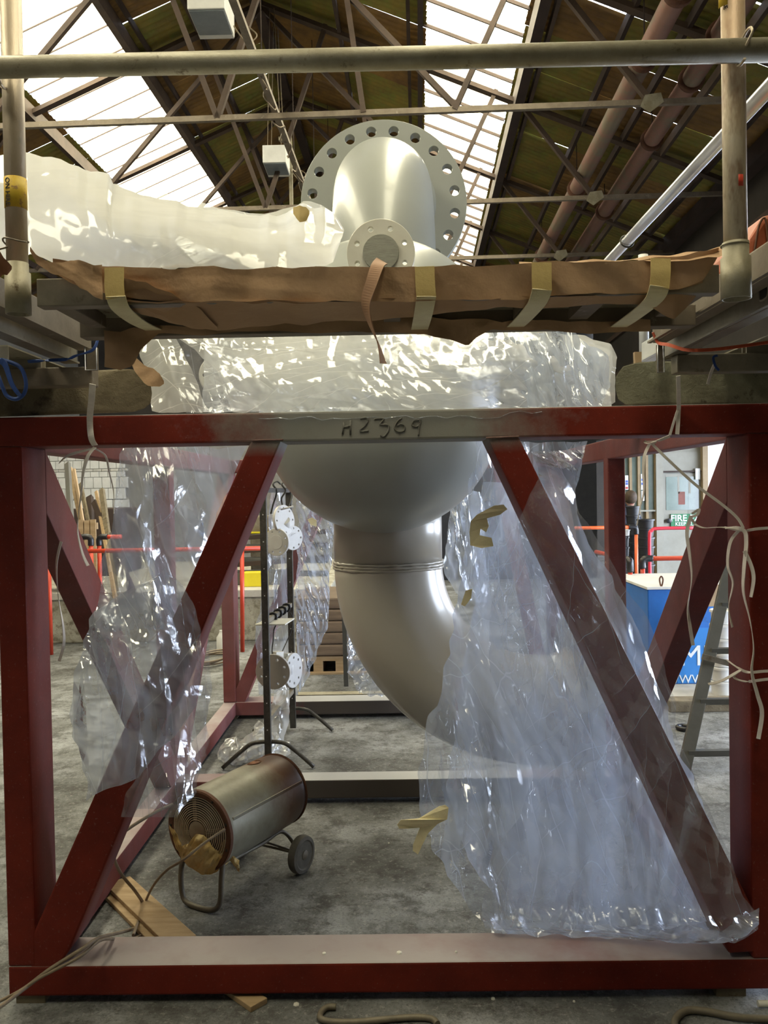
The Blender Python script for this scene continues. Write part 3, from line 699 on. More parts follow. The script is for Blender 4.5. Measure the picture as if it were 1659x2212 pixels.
pts = [(bx-.02, PYY+.1, .92), (bx-.03, PYY+.05, 1.12), (bx, PYY-.02, 1.32), (bx+.03, PYY-.04, 1.44), (hx-.02, PYY-.06, 1.53),
       (bx-.22, PYY, 1.38), (bx-.27, PYY-.08, 1.12), (bx-.20, PYY-.28, .95), (bx-.18, PYY-.36, .93),
       (bx+.20, PYY-.02, 1.38), (bx+.26, PYY-.12, 1.12), (bx+.20, PYY-.32, .97), (bx+.18, PYY-.40, .95),
       (bx-.11, PYY+.1, .88), (bx-.12, PYY, .5), (bx-.12, PYY+.06, .09), (bx-.12, PYY-.1, .05),
       (bx+.09, PYY+.1, .88), (bx+.12, PYY+.02, .5), (bx+.12, PYY+.08, .09), (bx+.12, PYY-.08, .05)]
ed = [(0, 1), (1, 2), (2, 3), (3, 4), (2, 5), (5, 6), (6, 7), (7, 8), (2, 9), (9, 10), (10, 11), (11, 12), (0, 13), (13, 14), (14, 15), (15, 16), (0, 17), (17, 18), (18, 19), (19, 20)]
ra = [.15, .14, .15, .08, .06, .07, .055, .04, .035, .07, .055, .04, .035, .10, .075, .05, .045, .10, .075, .05, .045]
skinfig('body', pts, ed, ra, NAVY, pr)
hd = lathe('head', (hx, PYY-.08, hz-.13), (0, -.18, 1), [(.03, 0), (.062, .03), (.078, .09), (.082, .14), (.07, .19), (.04, .225), (.005, .235)], SKIN, pr, 20)
for s in (-1, 1): lathe('eye', (hx+s*.03, PYY-.165, hz-.02), (0, -1, 0), [(.011, 0), (.008, .008), (.001, .011)], BLACKP, hd, 8); lathe('ear', (hx+s*.078, PYY-.07, hz-.03), (s, 0, 0), [(.022, 0), (.02, .012), (.004, .016)], SKIN, hd, 8)
lathe('nose', (hx, PYY-.155, hz-.045), (0, -1, .1), [(.014, 0), (.011, .018), (.004, .026)], SKIN, hd, 8)
box('mouth', hx-.02, hx+.02, PYY-.165, PYY-.155, hz-.083, hz-.077, REDP, hd)
lathe('hair', (hx, PYY-.10, hz-.05), (0, -.25, 1), [(.06, -.02), (.094, .02), (.104, .07), (.10, .12), (.08, .165), (.04, .195), (.003, .20)], HAIR, pr, 20)
for s in (-1, 1):
    hp = V((bx+s*.18, PYY-.42, .94)); fing = []
    pts = [hp, hp+V((0, -.05, -.01))]; ed = [(0, 1)]; ra = [.03, .026]
    for q in range(4):
        i0 = len(pts); o_ = (q-1.5)*.018
        pts += [hp+V((o_, -.085-.006*(q in (1, 2)), -.015)), hp+V((o_, -.115-.008*(q in (1, 2)), -.035))]; ed += [(1, i0), (i0, i0+1)]; ra += [.010, .008]
    i0 = len(pts); pts += [hp+V((-s*.035, -.04, 0)), hp+V((-s*.05, -.07, -.01))]; ed += [(0, i0), (i0, i0+1)]; ra += [.011, .009]
    skinfig('hand', pts, ed, ra, SKIN, pr)
# barriers: rails and posts of tube with dark corner fittings
def barrier(name, lab, mat, paths, fits=(), r=.024, fr=.034, foot=True, rt=None):
    rr_ = root(name, rt or V(paths[0][0]), lab, 'barrier', 'tube barriers round the work area')
    for i, pth in enumerate(paths): tube('rail' if abs(V(pth[0]).z-V(pth[-1]).z) < .1 else 'post', pth, r, mat, rr_, 12)
    for f in fits: tube('corner_fitting', smoothpath(f, 5), fr, BLACKP, rr_, 12)
    return rr_
def gate(Y, px0, px1, pyt, mat, lab, lpost=True, rpost=True, mid=None, z2=None, fit=True):
    a, b = P(px0, pyt, Y), P(px1, pyt, Y); b.z = a.z; paths = [[a, b]]; fits = []
    if mid is not None: z_ = P(px0, mid, Y).z; paths.append([(a.x, Y, z_), (b.x, Y, z_)])
    for on, e, s in ((lpost, a, 1), (rpost, b, -1)):
        if on:
            paths.append([e, (e.x, Y, .0)])
            if fit: fits.append([e+V((s*.10, 0, 0)), e+V((s*.03, 0, 0)), e+V((0, 0, -.03)), e+V((0, 0, -.10))])
    return barrier('safety_barrier', lab, mat, paths, fits)
gate(11.5, 1180, 1374, 1142, BARO, 'orange barrier with a black corner in front of the black tubs', lpost=False)
e = P(1403, 1142, 11.8); e2 = P(1500, 1142, 11.8)
barrier('safety_barrier', 'crimson barrier with a rounded corner in front of the office door', BARP, [smoothpath([(e.x, 11.8, 0), (e.x, 11.8, .4), (e.x, 11.8, e.z-.12), (e.x+.03, 11.8, e.z-.03), (e.x+.12, 11.8, e.z), (e2.x, 11.8, e.z)], 5)], rt=V((e.x, 11.8, 0)))
gate(8.6, 1388, 1640, 1207, BARR, 'red barrier behind the blue skip with a black corner fitting', rpost=False)
# short end of the neighbouring barrier
e = P(1361, 1210, 8.4); barrier('safety_barrier', 'red barrier running back beside the left corner of the blue skip', BARR, [[e, (e.x-.05, 9.6, e.z)], [e, (e.x, 8.4, 0)]], [[e+V((-.01, .09, 0)), e+V((0, .03, 0)), e+V((0, 0, -.03)), e+V((0, 0, -.12))]], rt=V((e.x, 8.4, 0)))
# blue skip on a concrete plinth
SY = 7.3
sa, sb = P(1399, 1270, SY), P(1720, 1270, SY); st = P(1450, 1268, SY).z; sbz = P(1450, 1478, SY).z
sk = root('blue_skip', (sa.x, SY, sbz), 'blue steel skip with white letters and a daylight-white top', 'skip')
box('body', sa.x, sb.x, SY, SY+1.15, sbz, st-.02, SKIPB, sk, .01)
box('daylit_top', sa.x-.01, sb.x+.01, SY-.012, SY+1.17, st-.02, st+.004, WHITEP, sk, .004)  # strong daylight on the skip top is put in as white
box('faded_panel', P(1462, 1358, SY).x, sb.x-.02, SY-.004, SY, sbz+.01, P(1462, 1357, SY).z, pm('pale blue skip paint', (.03, .22, .60), (.025, .19, .54), 6, .45), sk)
text('lettering', 'IMP', P(1452, 1438, SY-.006), (1, 0, .0), (0, 0, 1), .255, LETTER, sk, .003, 0)
text('lettering', 'WWW', P(1440, 1476, SY-.006), (1, 0, .0), (0, 0, 1), .105, LETTER, sk, .003, 0)
c_ = P(1431, 1268, SY); tube('lifting_eye', smoothpath([c_+V((0, .03, 0)), c_+V((-.015, .03, .06)), c_+V((0, .03, .09)), c_+V((.015, .03, .06))], 5, True), .007, RUST, sk, 8, closed=True)
pl = box('concrete_plinth', P(1380, 1500, 7.0).x, sb.x, 6.75, 8.6, 0, sbz, CONCS, None, .01); tag(pl, 'pale concrete plinth under the blue skip', 'plinth')
ra_ = P(1400, 1520, 6.62); rl = bar('steel_rail', (ra_.x-.4, 6.62, P(1480, 1534, 6.62).z), (3.4, 6.62, P(1480, 1534, 6.62).z+.0), .06, .10, GALV2, None, bev=.005); tag(rl, 'grey steel edge rail along the concrete plinth', 'rail')
kb = box('kerb_stone', P(1440, 1540, 6.5).x, 3.4, 6.42, 6.58, 0, .09, SLEEP, None, .01); tag(kb, 'dark stained kerb below the grey rail', 'kerb')
# white buckets and cardboard behind the ladder
for i in range(6):
    b = P(1560, 1500-i*30, 6.93)
    c = cone_tub((b.x, 6.93, sbz+i*.118), .095, .115, WHITEP, 'white bucket, %s in the tall stack behind the ladder' % ('lowest', 'second from the bottom', 'third from the bottom', 'third from the top', 'second from the top', 'topmost')[i], 'white buckets stacked behind the ladder', cat='bucket', name='bucket')
b = P(1545, 1312, 6.25); cb = prism('cardboard_piece', [P(1530, 1310, 6.93), P(1552, 1310, 6.93), P(1556, 1262, 6.93), P(1548, 1264, 6.93), P(1534, 1284, 6.93)], (0, .01, .0), CARD); tag(cb, 'torn piece of cardboard standing in the top white bucket', 'cardboard')
gb = root('grey_box', P(1545, 1250, 9.2), 'pale grey box with a bucket on it behind the skip', 'box'); gb_a, gb_b = P(1528, 1246, 9.6), P(1570, 1224, 9.6)
box('box_body', gb_a.x, gb_b.x, 9.6, 9.9, 0, gb_b.z, WHITEP, gb, .01); box('box_lid', gb_a.x-.01, gb_b.x+.01, 9.58, 9.92, gb_b.z, gb_b.z+.03, CREAM, gb)
c_ = P(1546, 1224, 9.7); cone_tub((c_.x, 9.75, gb_b.z+.03), .09, .12, LAMPG, 'small grey bucket on the pale box behind the skip', None, cat='bucket', name='bucket')
# black rubber ring on the floor
c_ = FL(1478, 1577); rg = tube('rubber_ring', [(c_.x+.045*math.cos(a*PI/8), c_.y+.045*math.sin(a*PI/8), .018) for a in range(16)], .017, BLACKP, None, 10, closed=True); tag(rg, 'black rubber ring lying on the concrete floor', 'ring')
# step ladder, one visible stile with rungs running off behind the post
la, lb = P(1581, 1200, 5.6), FL(1492, 1690); lb.z = 0
lad = root('ladder', lb, 'grey aluminium ladder leaning beside the right post', 'ladder')
top = V((lb.x+(la.x-lb.x)*1.0, 5.6, la.z)); ft = V((lb.x, 5.02, 0))
bar('stile', ft, top, .035, .075, LADM, lad, up=(1, 0, 0), bev=.003)
ft2, top2 = ft+V((.46, 0, 0)), top+V((.30, 0, 0)); bar('stile', ft2, top2, .035, .075, LADM, lad, up=(1, 0, 0), bev=.003)
for py in (1795, 1705, 1612, 1515, 1415, 1320):
    dz = P(1530, py, 5.2).z; t = dz/top.z
    if t < .03: continue
    q0, q1 = ft.lerp(top, t), ft2.lerp(top2, t); bar('rung', q0, q1, .045, .035, LADM, lad)
q = ft.lerp(top, .50); bar('brace_strap', q+V((-.06, -.05, .03)), q+V((.30, -.05, -.07)), .012, .035, ALU, lad)
rf_ = [ft, ft2]
for q in rf_: box('rubber_foot', q.x-.03, q.x+.03, q.y-.05, q.y+.05, 0, .03, BLACKP, lad)

# ------------------------------------------------------------------ far left: raised dock, timber, barriers
DK = 9.9; dzt = P(160, 1296, DK).z
dk = box('loading_dock', -8.3, P(700, 1300, DK).x, DK, 15.6, 0, dzt, CONC, None, .02); tag(dk, 'rough concrete dock wall across the left background', 'dock')
cp = box('dock_edge', -8.3, P(700, 1300, DK).x, DK-.02, DK+.5, dzt, dzt+.09, CONCS, None, .01); tag(cp, 'smooth pale concrete edge slab along the dock top', 'slab')
gate(9.55, 214, 262, 1160, BARR, 'red barrier with a black corner by the pallet on the left', rpost=False)
gate(9.4, 60, 196, 1162, BARR, 'red barrier post with a black corner left of the pallet', lpost=False)
a, b = P(95, 1192, 9.2), P(585, 1187, 9.2)
barrier('safety_barrier', 'long low red barrier crossing the left background before the dock', BARR, [[a, V((b.x, 9.2, a.z))], [V((P(523, 1200, 9.2).x, 9.2, a.z)), (P(523, 1370, 9.2).x, 9.2, 0)], [V((a.x+.05, 9.2, a.z)), (a.x+.05, 9.2, 0)]], rt=V((a.x, 9.2, 0)))
pal = root('pallet', P(190, 1190, 10.1), 'sawn timber pallet standing on edge among planks', 'pallet')
pa, pb = P(172, 1262, 10.1), P(208, 1122, 10.1); ww = (pb.x-pa.x)/3
for i in range(3): box('board', pa.x+i*ww+.006, pa.x+(i+1)*ww-.006, 10.08, 10.11, dzt+.09, pb.z-.01*(i == 1), WOOD, pal)
for zz in (dzt+.12, (dzt+pb.z)/2, pb.z-.12): box('batten', pa.x, pb.x, 10.11, 10.16, zz, zz+.08, WOOD, pal)
planks = [(152, 1012, 168, 1090, .06, WOOD, 'pale'), (160, 1014, 172, 1085, .04, CARD, 'tan'), (174, 1045, 190, 1125, .05, SLEEP, 'dark brown'), (194, 1074, 196, 1170, .09, STEELD, 'black square'), (208, 1062, 222, 1140, .045, WOOD, 'short orange'),
          (220, 1058, 232, 1150, .07, SLEEP, 'brown'), (204, 1085, 238, 1165, .08, STEELD, 'black slanting'), (146, 1002, 150, 1075, .07, GREYW, 'grey upright')]
for i, (xa, ya, xb, yb, wd, mt, nm) in enumerate(planks):
    b0 = P(xb, yb, 11.6-.12*i); t0 = P(xa, ya, 12.5-.12*i); d = (t0-b0).normalized()
    b0 = t0-d*((t0.z-dzt-.01)/d.z)
    tag(bar('timber_plank', b0, t0, wd, wd*.7, mt, None, up=(0, 1, 0), bev=.003), '%s plank leaning against the white block wall' % nm, 'plank', 'planks leaning on the far left wall')
dark = box('dark_stack', P(150, 1100, 13.2).x, P(262, 1100, 13.2).x, 12.9, 14.2, dzt, P(200, 1098, 13.2).z, STEELD, None, .02); tag(dark, 'dark heap of steel behind the leaning planks', 'steel stack')
cw = root('wheeled_trolley', P(118, 1268, 9.7), 'dark castor of a white trolley at the far left', 'trolley')
c_ = P(118, 1243, 9.75); c_.z = dzt+.09+.1; lathe('castor_wheel', (c_.x-.03, 9.98, c_.z), (1, 0, .1), [(.05, 0), (.10, .005), (.10, .055), (.05, .06)], BLACKP, cw, 20)
box('trolley_bed', c_.x-.4, c_.x+.12, 9.9, 10.4, c_.z+.13, c_.z+.32, WHITEP, cw, .01); box('castor_fork', c_.x-.04, c_.x+.04, 9.95, 10.02, c_.z, c_.z+.14, ALU, cw)
# dock top between the frame legs: steel profiles, yellow block
for i in range(6):
    z_ = P(540, 1228-i*14, 10.6).z; xa = P(455, 1200, 10.6).x
    tag(bar('steel_profile', (xa, 10.6+.03*i, z_-.05), (xa+1.5, 10.5, z_+(.10 if i % 2 else -.02)-.05), .16, .06, STEELD if i % 2 else LADM, None, bev=.004), '%s steel profile on the dock stack, %s' % ('dark' if i % 2 else 'grey', ('lowest', 'second up', 'third up', 'fourth up', 'fifth up', 'topmost')[i]), 'steel profile', 'steel profiles stacked on the dock')
sp = box('profile_bearer', P(470, 1250, 10.6).x, P(610, 1250, 10.6).x, 10.45, 10.95, dzt, P(540, 1236, 10.6).z, GREYW, None); tag(sp, 'grey bearer under the steel profiles on the dock', 'bearer')
a, b = P(524, 1270, 10.2), P(575, 1236, 10.2); yb = box('yellow_block', a.x, b.x, 10.2, 10.4, dzt+.09, b.z, YEL, None, .01); tag(yb, 'bright yellow block on the dock between the frame posts', 'block')
a, b = P(500, 1153, 10.95), P(590, 1148, 10.95); yl = box('yellow_bar', a.x, b.x, 10.95, 11.0, a.z, b.z, YEL); tag(yl, 'thin yellow bar above the steel profiles', 'bar')
br = box('brown_goods', P(540, 1150, 11).x, P(590, 1150, 11).x, 11, 11.4, dzt, P(560, 1115, 11).z, SLEEP, None, .02); tag(br, 'brown heap behind the yellow bar', 'goods')
tag(lathe('spray_can', FL(479, 1410), (0, 0, 1), [(.055, 0), (.055, .17), (.03, .21), (.022, .23), (.022, .25)], WHITEP, None, 16), 'white bottle standing on the floor left of the rear post', 'bottle')
c_ = FL(462, 1428); tag(tube('cable_coil', [(c_.x+(.16+.02*math.sin(a))*math.cos(a*.7), c_.y+(.34+.03*math.cos(a*1.3))*math.sin(a*.7), .012+.002*a) for a in range(28)], .009, CABLE, None, 6, 4), 'loose loops of grey cable on the floor behind the frame', 'cable')
# wrapped goods on a pallet behind the pipe
g0, g1 = P(640, 1430, 8.0), P(800, 1290, 8.0)
wg = root('wrapped_goods', FL(700, 1452), 'brown film wrapped goods on a wooden pallet in the centre background', 'goods')
for i in range(5):
    z0 = .17+i*(g1.z-.17)/5; box('layer', g0.x+.01*(i % 2), g1.x, 8.0, 9.0, z0+.004, .17+(i+1)*(g1.z-.17)/5, WRAPM, wg, .02)
for yy in (8.02, 8.45, 8.9): box('pallet_bearer', g0.x, g1.x, yy, yy+.09, .12, .165, WOOD, wg)
for xx in (g0.x, (g0.x+g1.x)/2-.2, P(738, 1440, 8).x-.06): box('pallet_block', xx, xx+.09, 8.02, 8.98, .0, .12, WOOD, wg)
bar('strip', (g0.x, 7.99, .01), (g1.x, 7.99, .01), .05, .02, WOOD, wg)
# ================================================================== THE RED FRAME
Y0, Y1, YM, YB = 2.80, 2.99, 4.64, 6.40
z_top, z_tb = P(829, 886, Y0).z, P(829, 950, Y0).z
z_bt, z_bb = P(829, 2080, Y0).z, P(829, 2145, Y0).z
xl0, xl1 = P(4, 1600, Y0).x, P(64, 1600, Y0).x
xr0, xr1 = P(1622, 1500, Y0).x, P(1684, 1500, Y0).x
z_bb = max(z_bb, .02)
fr = root('steel_cradle', (0, (Y0+YB)/2, z_bb), 'large red oxide steel box frame carrying the grey vessel', 'frame')
BV = .007
def fb(n, *a): return box(n, *a, RED, fr, BV)
fb('top_beam', xl0, xr1, Y0, Y1, z_tb, z_top); fb('bottom_beam', xl0, xr1, Y0, Y1, z_bb, z_bt)
fb('post', xl0, xl1, Y0+.001, Y1, z_bt, z_tb); fb('post', xr0, xr1, Y0+.001, Y1, z_bt, z_tb)
for xa, xb in ((xl0, xl1), (xr0, xr1)):
    fb('bottom_rail', xa, xb, Y1, YB, z_bb, z_bt); fb('top_rail', xa, xb, Y1, YB, z_tb-.01, z_top)
    fb('post', xa, xb, YM, YM+.1, z_bt, z_tb); fb('post', xa, xb, YB, YB+.19, z_bt, z_tb)
    for (ya, za, yb, zb) in ((Y1, z_tb, YM, z_bt+.02), (YB, z_tb, YM+.12, z_bt+.02)):
        d = .105; fr_ = prism('brace', [((xa), ya, za), ((xa), yb, zb+d*1.1), ((xa), yb, zb-.02), ((xa), yb-(d if yb > ya else -d), zb-.02), ((xa), ya, za-d*2.2)] , (xb-xa, 0, 0), RED, fr, .004)
fb('cross_beam', xl1, xr0, YM-.02, YM+.12, z_bb, z_bt); fb('cross_beam', xl0, xr1, YB, YB+.19, z_bb, z_bt); fb('top_beam', xl0, xr1, YB, YB+.19, z_tb, z_top)
# front braces
def pxprism(n, poly, ya, yb, mat, par, bev=BV): return prism(n, [P(x, y, ya) for x, y in poly], (0, yb-ya, 0), mat, par, bev)
pxprism('brace', [(542, 952), (608, 951), (151, 2052), (123, 2092), (66, 2092), (66, 2030)], Y0+.002, Y1-.002, RED, fr)
pxprism('brace', [(1053, 945), (1121, 944), (1640, 1990), (1640, 2056), (1575, 2060)], Y0+.002, Y1-.002, RED, fr)
mx = lambda x: x
pA = P(590, 1330, YB); pB = P(700, 1010, YB); bar('brace', V((pA.x, YB+.095, pA.z)), V((pB.x, YB+.095, z_tb)), .17, .09, RED, fr, up=(0, 1, 0)) if 0 else None
a_, b_ = P(505, 1520, YB), P(720, 1000, YB)
b2 = bar('brace', (a_.x+.03, YB+.095, z_bt), (b_.x, YB+.095, z_tb), .10, .17, RED, fr, up=(0, 1, 0))
bar('brace', (xr0-.03, YB+.095, z_bt), (P(1080, 1000, YB).x, YB+.095, z_tb), .10, .17, RED, fr, up=(0, 1, 0))
# weld beads and the hand welded number
WELD = pm('weld bead', (.23, .14, .12), (.17, .09, .08), 60, .5, .3, .6, 120)
WELDG = pm('grey weld bead', (.16, .155, .14), (.12, .115, .10), 60, .5, .2, .6, 120)
for pts in ([(545, 952), (575, 950.5), (612, 950)], [(1050, 946), (1085, 944.5), (1121, 943)]):
    tube('weld_bead', [P(x, y, Y0-.002) for x, y in pts], .0035, WELD, fr, 6, 4)
strokes = [[(743, 912), (740, 938)], [(757, 908), (757, 940)], [(741, 923), (757, 920)],
           [(778, 905), (790, 902), (795, 909), (788, 920), (777, 930), (785, 932), (796, 930)],
           [(809, 906), (816, 904), (829, 905), (821, 917), (838, 918), (839, 930), (829, 943), (822, 940)],
           [(868, 903), (857, 912), (852, 926), (862, 933), (873, 930), (874, 920), (866, 916), (858, 920)],
           [(906, 908), (895, 908), (890, 918), (900, 922), (908, 914), (907, 905)], [(907, 908), (905, 925), (904, 941)]]
bmw = bmesh.new()
for s_ in strokes: tubebm(bmw, smoothpath([P(x, y, Y0-.0015) for x, y in s_], 3), .0034, 6)
mkbm('welded_number', bmw, WELDG, fr, True)
for x in (1258, 1322):   # faint overspray drips painted on the beam
    pass

# ================================================================== THE VESSEL
TY = 4.05; tc_ = P(822, 895, TY); R_ = 256/F*TY; zc0, zc1 = tc_.z, P(822, 780, TY).z
ves = root('pressure_vessel', (tc_.x, TY, zc0-R_), 'big grey painted vessel with pipe elbows and drilled flanges', 'vessel')
prof = [(R_*math.cos(a), zc0+R_*math.sin(a)) for a in np.linspace(-PI/2+.001, 0, 20)]+[(R_*math.cos(a), zc1+R_*math.sin(a)) for a in np.linspace(0, PI/2-.001, 20)]
lathe('shell', (tc_.x, TY, 0), (0, 0, 1), prof, TANK, ves, 96, cap0=False, cap1=False)
PYp = 4.30; pr_ = .279
cb_ = P(1160, 1212, PYp); xb_ = P(838, 1180, PYp).x; Rb = cb_.x-xb_
def sweep(name, centres, r, mat, seg=64): return tube(name, centres, r, mat, ves, seg)
sweep('bottom_pipe', [(xb_, PYp, zc0-.40), (xb_, PYp, cb_.z)], pr_, TANKB)
sweep('bottom_elbow', [(cb_.x-Rb*math.cos(a), PYp, cb_.z-Rb*math.sin(a)) for a in np.linspace(0, PI/2, 28)]+[(cb_.x+.08, PYp, cb_.z-Rb)], pr_, TANKB)
for i in range(3):
    zz = cb_.z+.012-.014*i; rg_ = random.Random(i)
    tube('weld_bead', [(xb_+(pr_+.001)*math.cos(a), PYp+(pr_+.001)*math.sin(a), zz+rg_.uniform(-.0015, .0015)) for a in np.linspace(0, 2*PI, 97)[:-1]], [.007+rg_.uniform(-.002, .002) for _ in range(96)], TANKB, ves, 6, closed=True)
zf = cb_.z-Rb
lathe('flange_neck', (cb_.x+.06, PYp, zf), (1, 0, 0), [(pr_+.002, 0), (pr_+.01, .04), (pr_+.04, .10)], TANKB, ves, 64, cap0=False, cap1=False)
plate('flange', (cb_.x+.19, PYp, zf), (1, 0, 0), .50, .06, 20, .435, .032, TANK, ves, phase=.5)
# upper elbow, turning away from us to the drilled flange
xt_ = P(828, 520, PYp).x; zb_ = 2.77; Rt = .74
sweep('top_elbow', [(xt_, PYp, zb_-.2)]+[(xt_, PYp+Rt-Rt*math.cos(a), zb_+Rt*math.sin(a)) for a in np.linspace(0, PI/2, 30)]+[(xt_, PYp+Rt+.04, zb_+Rt)], pr_-.01, TANK)
lathe('flange_neck', (xt_, PYp+Rt+.03, zb_+Rt), (0, 1, 0), [(pr_-.008, 0), (pr_+.02, .05), (pr_+.05, .09)], TANK, ves, 64, cap0=False, cap1=False)
fc = P(826, 443, PYp+Rt+.14)
plate('flange', (xt_, PYp+Rt+.15, fc.z), (0, -1, 0), 176/F*5.19, .075, 20, 153/F*5.19, .033, TANK, ves, phase=.5)
# small blinded nozzle facing the camera
nz = P(823, 549, 3.28); nq = nz+V((0, .45, 0))
lathe('nozzle_pipe', nz+V((0, .01, 0)), (0, 1, 0), [(.07, 0), (.07, .62)], FLW, ves, 32, cap0=False, cap1=False)
sf = plate('small_flange', nz, (0, -1, 0), 72/F*3.28, .026, 8, 55/F*3.28, .0115, FLW, ves, phase=.5)
blind = lathe('blanking_disc', nz+V((0, -.013, 0)), (0, -1, 0), [(.0705, 0), (.0705, .012), (.069, .014)], pm('plywood blank', (.38, .38, .33), (.26, .26, .22), 30, .8, 0, .4, stretch=(1, 1, 14)), sf, 40)
# second smaller nozzle, just visible through the film on the left
q = P(478, 812, 3.9); lathe('nozzle_pipe', q+V((.05, 0, 0)), (1, .15, 0), [(.05, 0), (.05, .5)], FLW, ves, 24); plate('side_flange', q, (.35, -1, .0), .10, .025, 8, .078, .012, FLW, ves)
# lugs that carry the vessel on the frame
for s in (-1, 1):
    xe = xl0+.05 if s < 0 else xr1-.05
    box('support_lug', min(xe, tc_.x+s*R_*.93), max(xe, tc_.x+s*R_*.93), TY-.05, TY+.05, z_top, z_top+.085, TANK, ves, .004)

# ================================================================== SCAFFOLD
def ends(name, p, q, r, mat, root_, sleeve=None):
    bm = bmesh.new(); p, q = V(p), V(q); d = (q-p).normalized(); L = (q-p).length
    lathebm(bm, p, d, [(r, 0), (r, L), (r-.004, L), (r-.004, L-.12)], 28, True, True)
    o = mkbm(name, bm, mat, root_, True)
    for f in o.data.polygons:
        if len(f.vertices) > 4: f.use_smooth = False
    return o
YL_, YR_ = 1.97, 1.80
pT, pBm = P(22, -60, YL_), P(40, 668, YL_)
pole = root('scaffold_pole', pBm, 'upright scaffold pole on the left with a yellow hire label', 'scaffold pole')
ends('pole_tube', pT, pBm, .0243, GALV, pole); d = (pBm-pT).normalized(); ends('socket', pBm-d*.085, pBm+d*.012, .029, GALV2, pole)
def wrap_label(root_, cp, d, r, h, a0, a1, mat):
    bm = bmesh.new(); a, u, v = frame_of(d); n = 12; rows = []
    for k in range(n+1):
        t = a0+(a1-a0)*k/n; o = V((math.sin(t), -math.cos(t), 0))*r; rows.append((bm.verts.new(V(cp)+o-d*h/2), bm.verts.new(V(cp)+o+d*h/2), bm.verts.new(V(cp)+o*1.02+d*h/2), bm.verts.new(V(cp)+o*1.02-d*h/2)))
    for A, B in zip(rows, rows[1:]):
        for k in range(4): bm.faces.new((A[k], A[(k+1) % 4], B[(k+1) % 4], B[k]))
    bm.faces.new(rows[0]); bm.faces.new(rows[-1][::-1]); return mkbm('hire_label', bm, mat, root_, True)
LABY = pm('yellow hire label', (.72, .50, .03), (.60, .36, .03), 30, .6, c3=(.30, .16, .05), s3=60, lo3=.55, hi3=.65)
wrap_label(pole, P(34, 420, YL_), d, .0249, 66/F*YL_, -1.1, 1.9, LABY)
def on_tube(c, a0, am, body, size, par):
    o = V(c)+V((math.sin(a0), -math.cos(a0), 0))*.0262
    text('label_lettering', body, o, (0, 0, -1), (math.cos(am), math.sin(am), 0), size, BLACKT, par, .0008)
on_tube(P(32.5, 391, YL_), -.50, -.22, 'ON HIRE', .0165, pole)
tube('wire_tie', [P(34, 523, YL_)+V((.028*math.cos(a), .028*math.sin(a), .004*math.sin(a*2))) for a in np.linspace(0, 2*PI, 18)]+[P(-8, 540, YL_-.03), P(-30, 550, YL_-.03)], .0022, ALU, pole, 6)
pT, pBm2 = P(1582, -60, YR_), P(1590, 634, YR_)
pole2 = root('scaffold_pole', pBm2, 'rusty upright scaffold pole on the right', 'scaffold pole')
RPOLE = pm('rust streaked pole', (.62, .55, .42), (.36, .24, .14), 6, .5, .25, .15, 60, stretch=(1, 1, .35), c3=(.20, .10, .05), s3=9, lo3=.55, hi3=.68)
ends('pole_tube', pT, pBm2, .0243, RPOLE, pole2); d2 = (pBm2-pT).normalized(); ends('socket', pBm2-d2*.075, pBm2+d2*.012, .031, GALV2, pole2)
wrap_label(pole2, P(1575, -2, YR_), d2, .0249, 46/F*YR_, -1.35, -.5, LABY)
on_tube(P(1583, -26, YR_), -1.15, -.95, 'ON HIRE', .013, pole2)
wrap_label(pole2, P(1586, 398, YR_), d2, .0246, 24/F*YR_, -.05, .4, BARR)
tube('wire_tie', [P(1587, 530, YR_)+V((.0275*math.cos(a), .0275*math.sin(a), 0)) for a in np.linspace(0, 2*PI, 18)]+[P(1618, 534, YR_)], .002, GALV2, pole2, 6)
ra0, ra1 = P(-60, 147, YL_-.052), P(1720, 107, YR_-.052)
rail = root('scaffold_rail', ra0, 'long grey scaffold tube crossing the picture near the top', 'scaffold rail')
ends('rail_tube', ra0, ra1, .0236, GALV2, rail)
cc = P(1603, 108, YR_-.04); tube('wire_clip', [cc+V((.006*math.sin(a), -.012+.036*math.cos(a), .034*math.sin(a))) for a in np.linspace(-2.0, 2.8, 20)]+[P(1591, 141, YR_-.03)], .003, GALV, rail, 8)
cc = P(6, 165, YL_-.03); tube('wire_clip', [cc+V((.004, -.01+.03*math.cos(a), .03*math.sin(a))) for a in np.linspace(-2.2, 2.6, 16)], .003, GALV, rail, 8)
# bright guard rail running away on the right, with its post
g0, g1 = P(1700, 146, 2.45), P(1352, 722, 6.4)
X_ = .5*(g0.x+P(1312, 560, 4.35).x); z_ = P(1480, 380, 3.3).z
gq = P(1659, 192, 2.52); gx, gz = gq.x, gq.z
gr = root('guard_rail', (gx, 4, gz), 'bright aluminium guard rail running away on the right', 'guard rail')
ends('rail_tube', (gx, 1.6, gz), (gx, 7.2, gz), .0243, BRIGHT, gr)
pq = P(1380, 515, 4.15); ends('rail_post', (pq.x+.02, 4.15, gz-.03), (pq.x+.02, 4.15, P(1380, 790, 4.15).z), .0235, WHITEP, gr)
tube('ring_clip', [V((gx, 4.02, gz))+V((.031*math.cos(a), .012*math.sin(a), .031*math.sin(a))) for a in np.linspace(0, 2*PI, 24)], .004, DARKST, gr, 8)
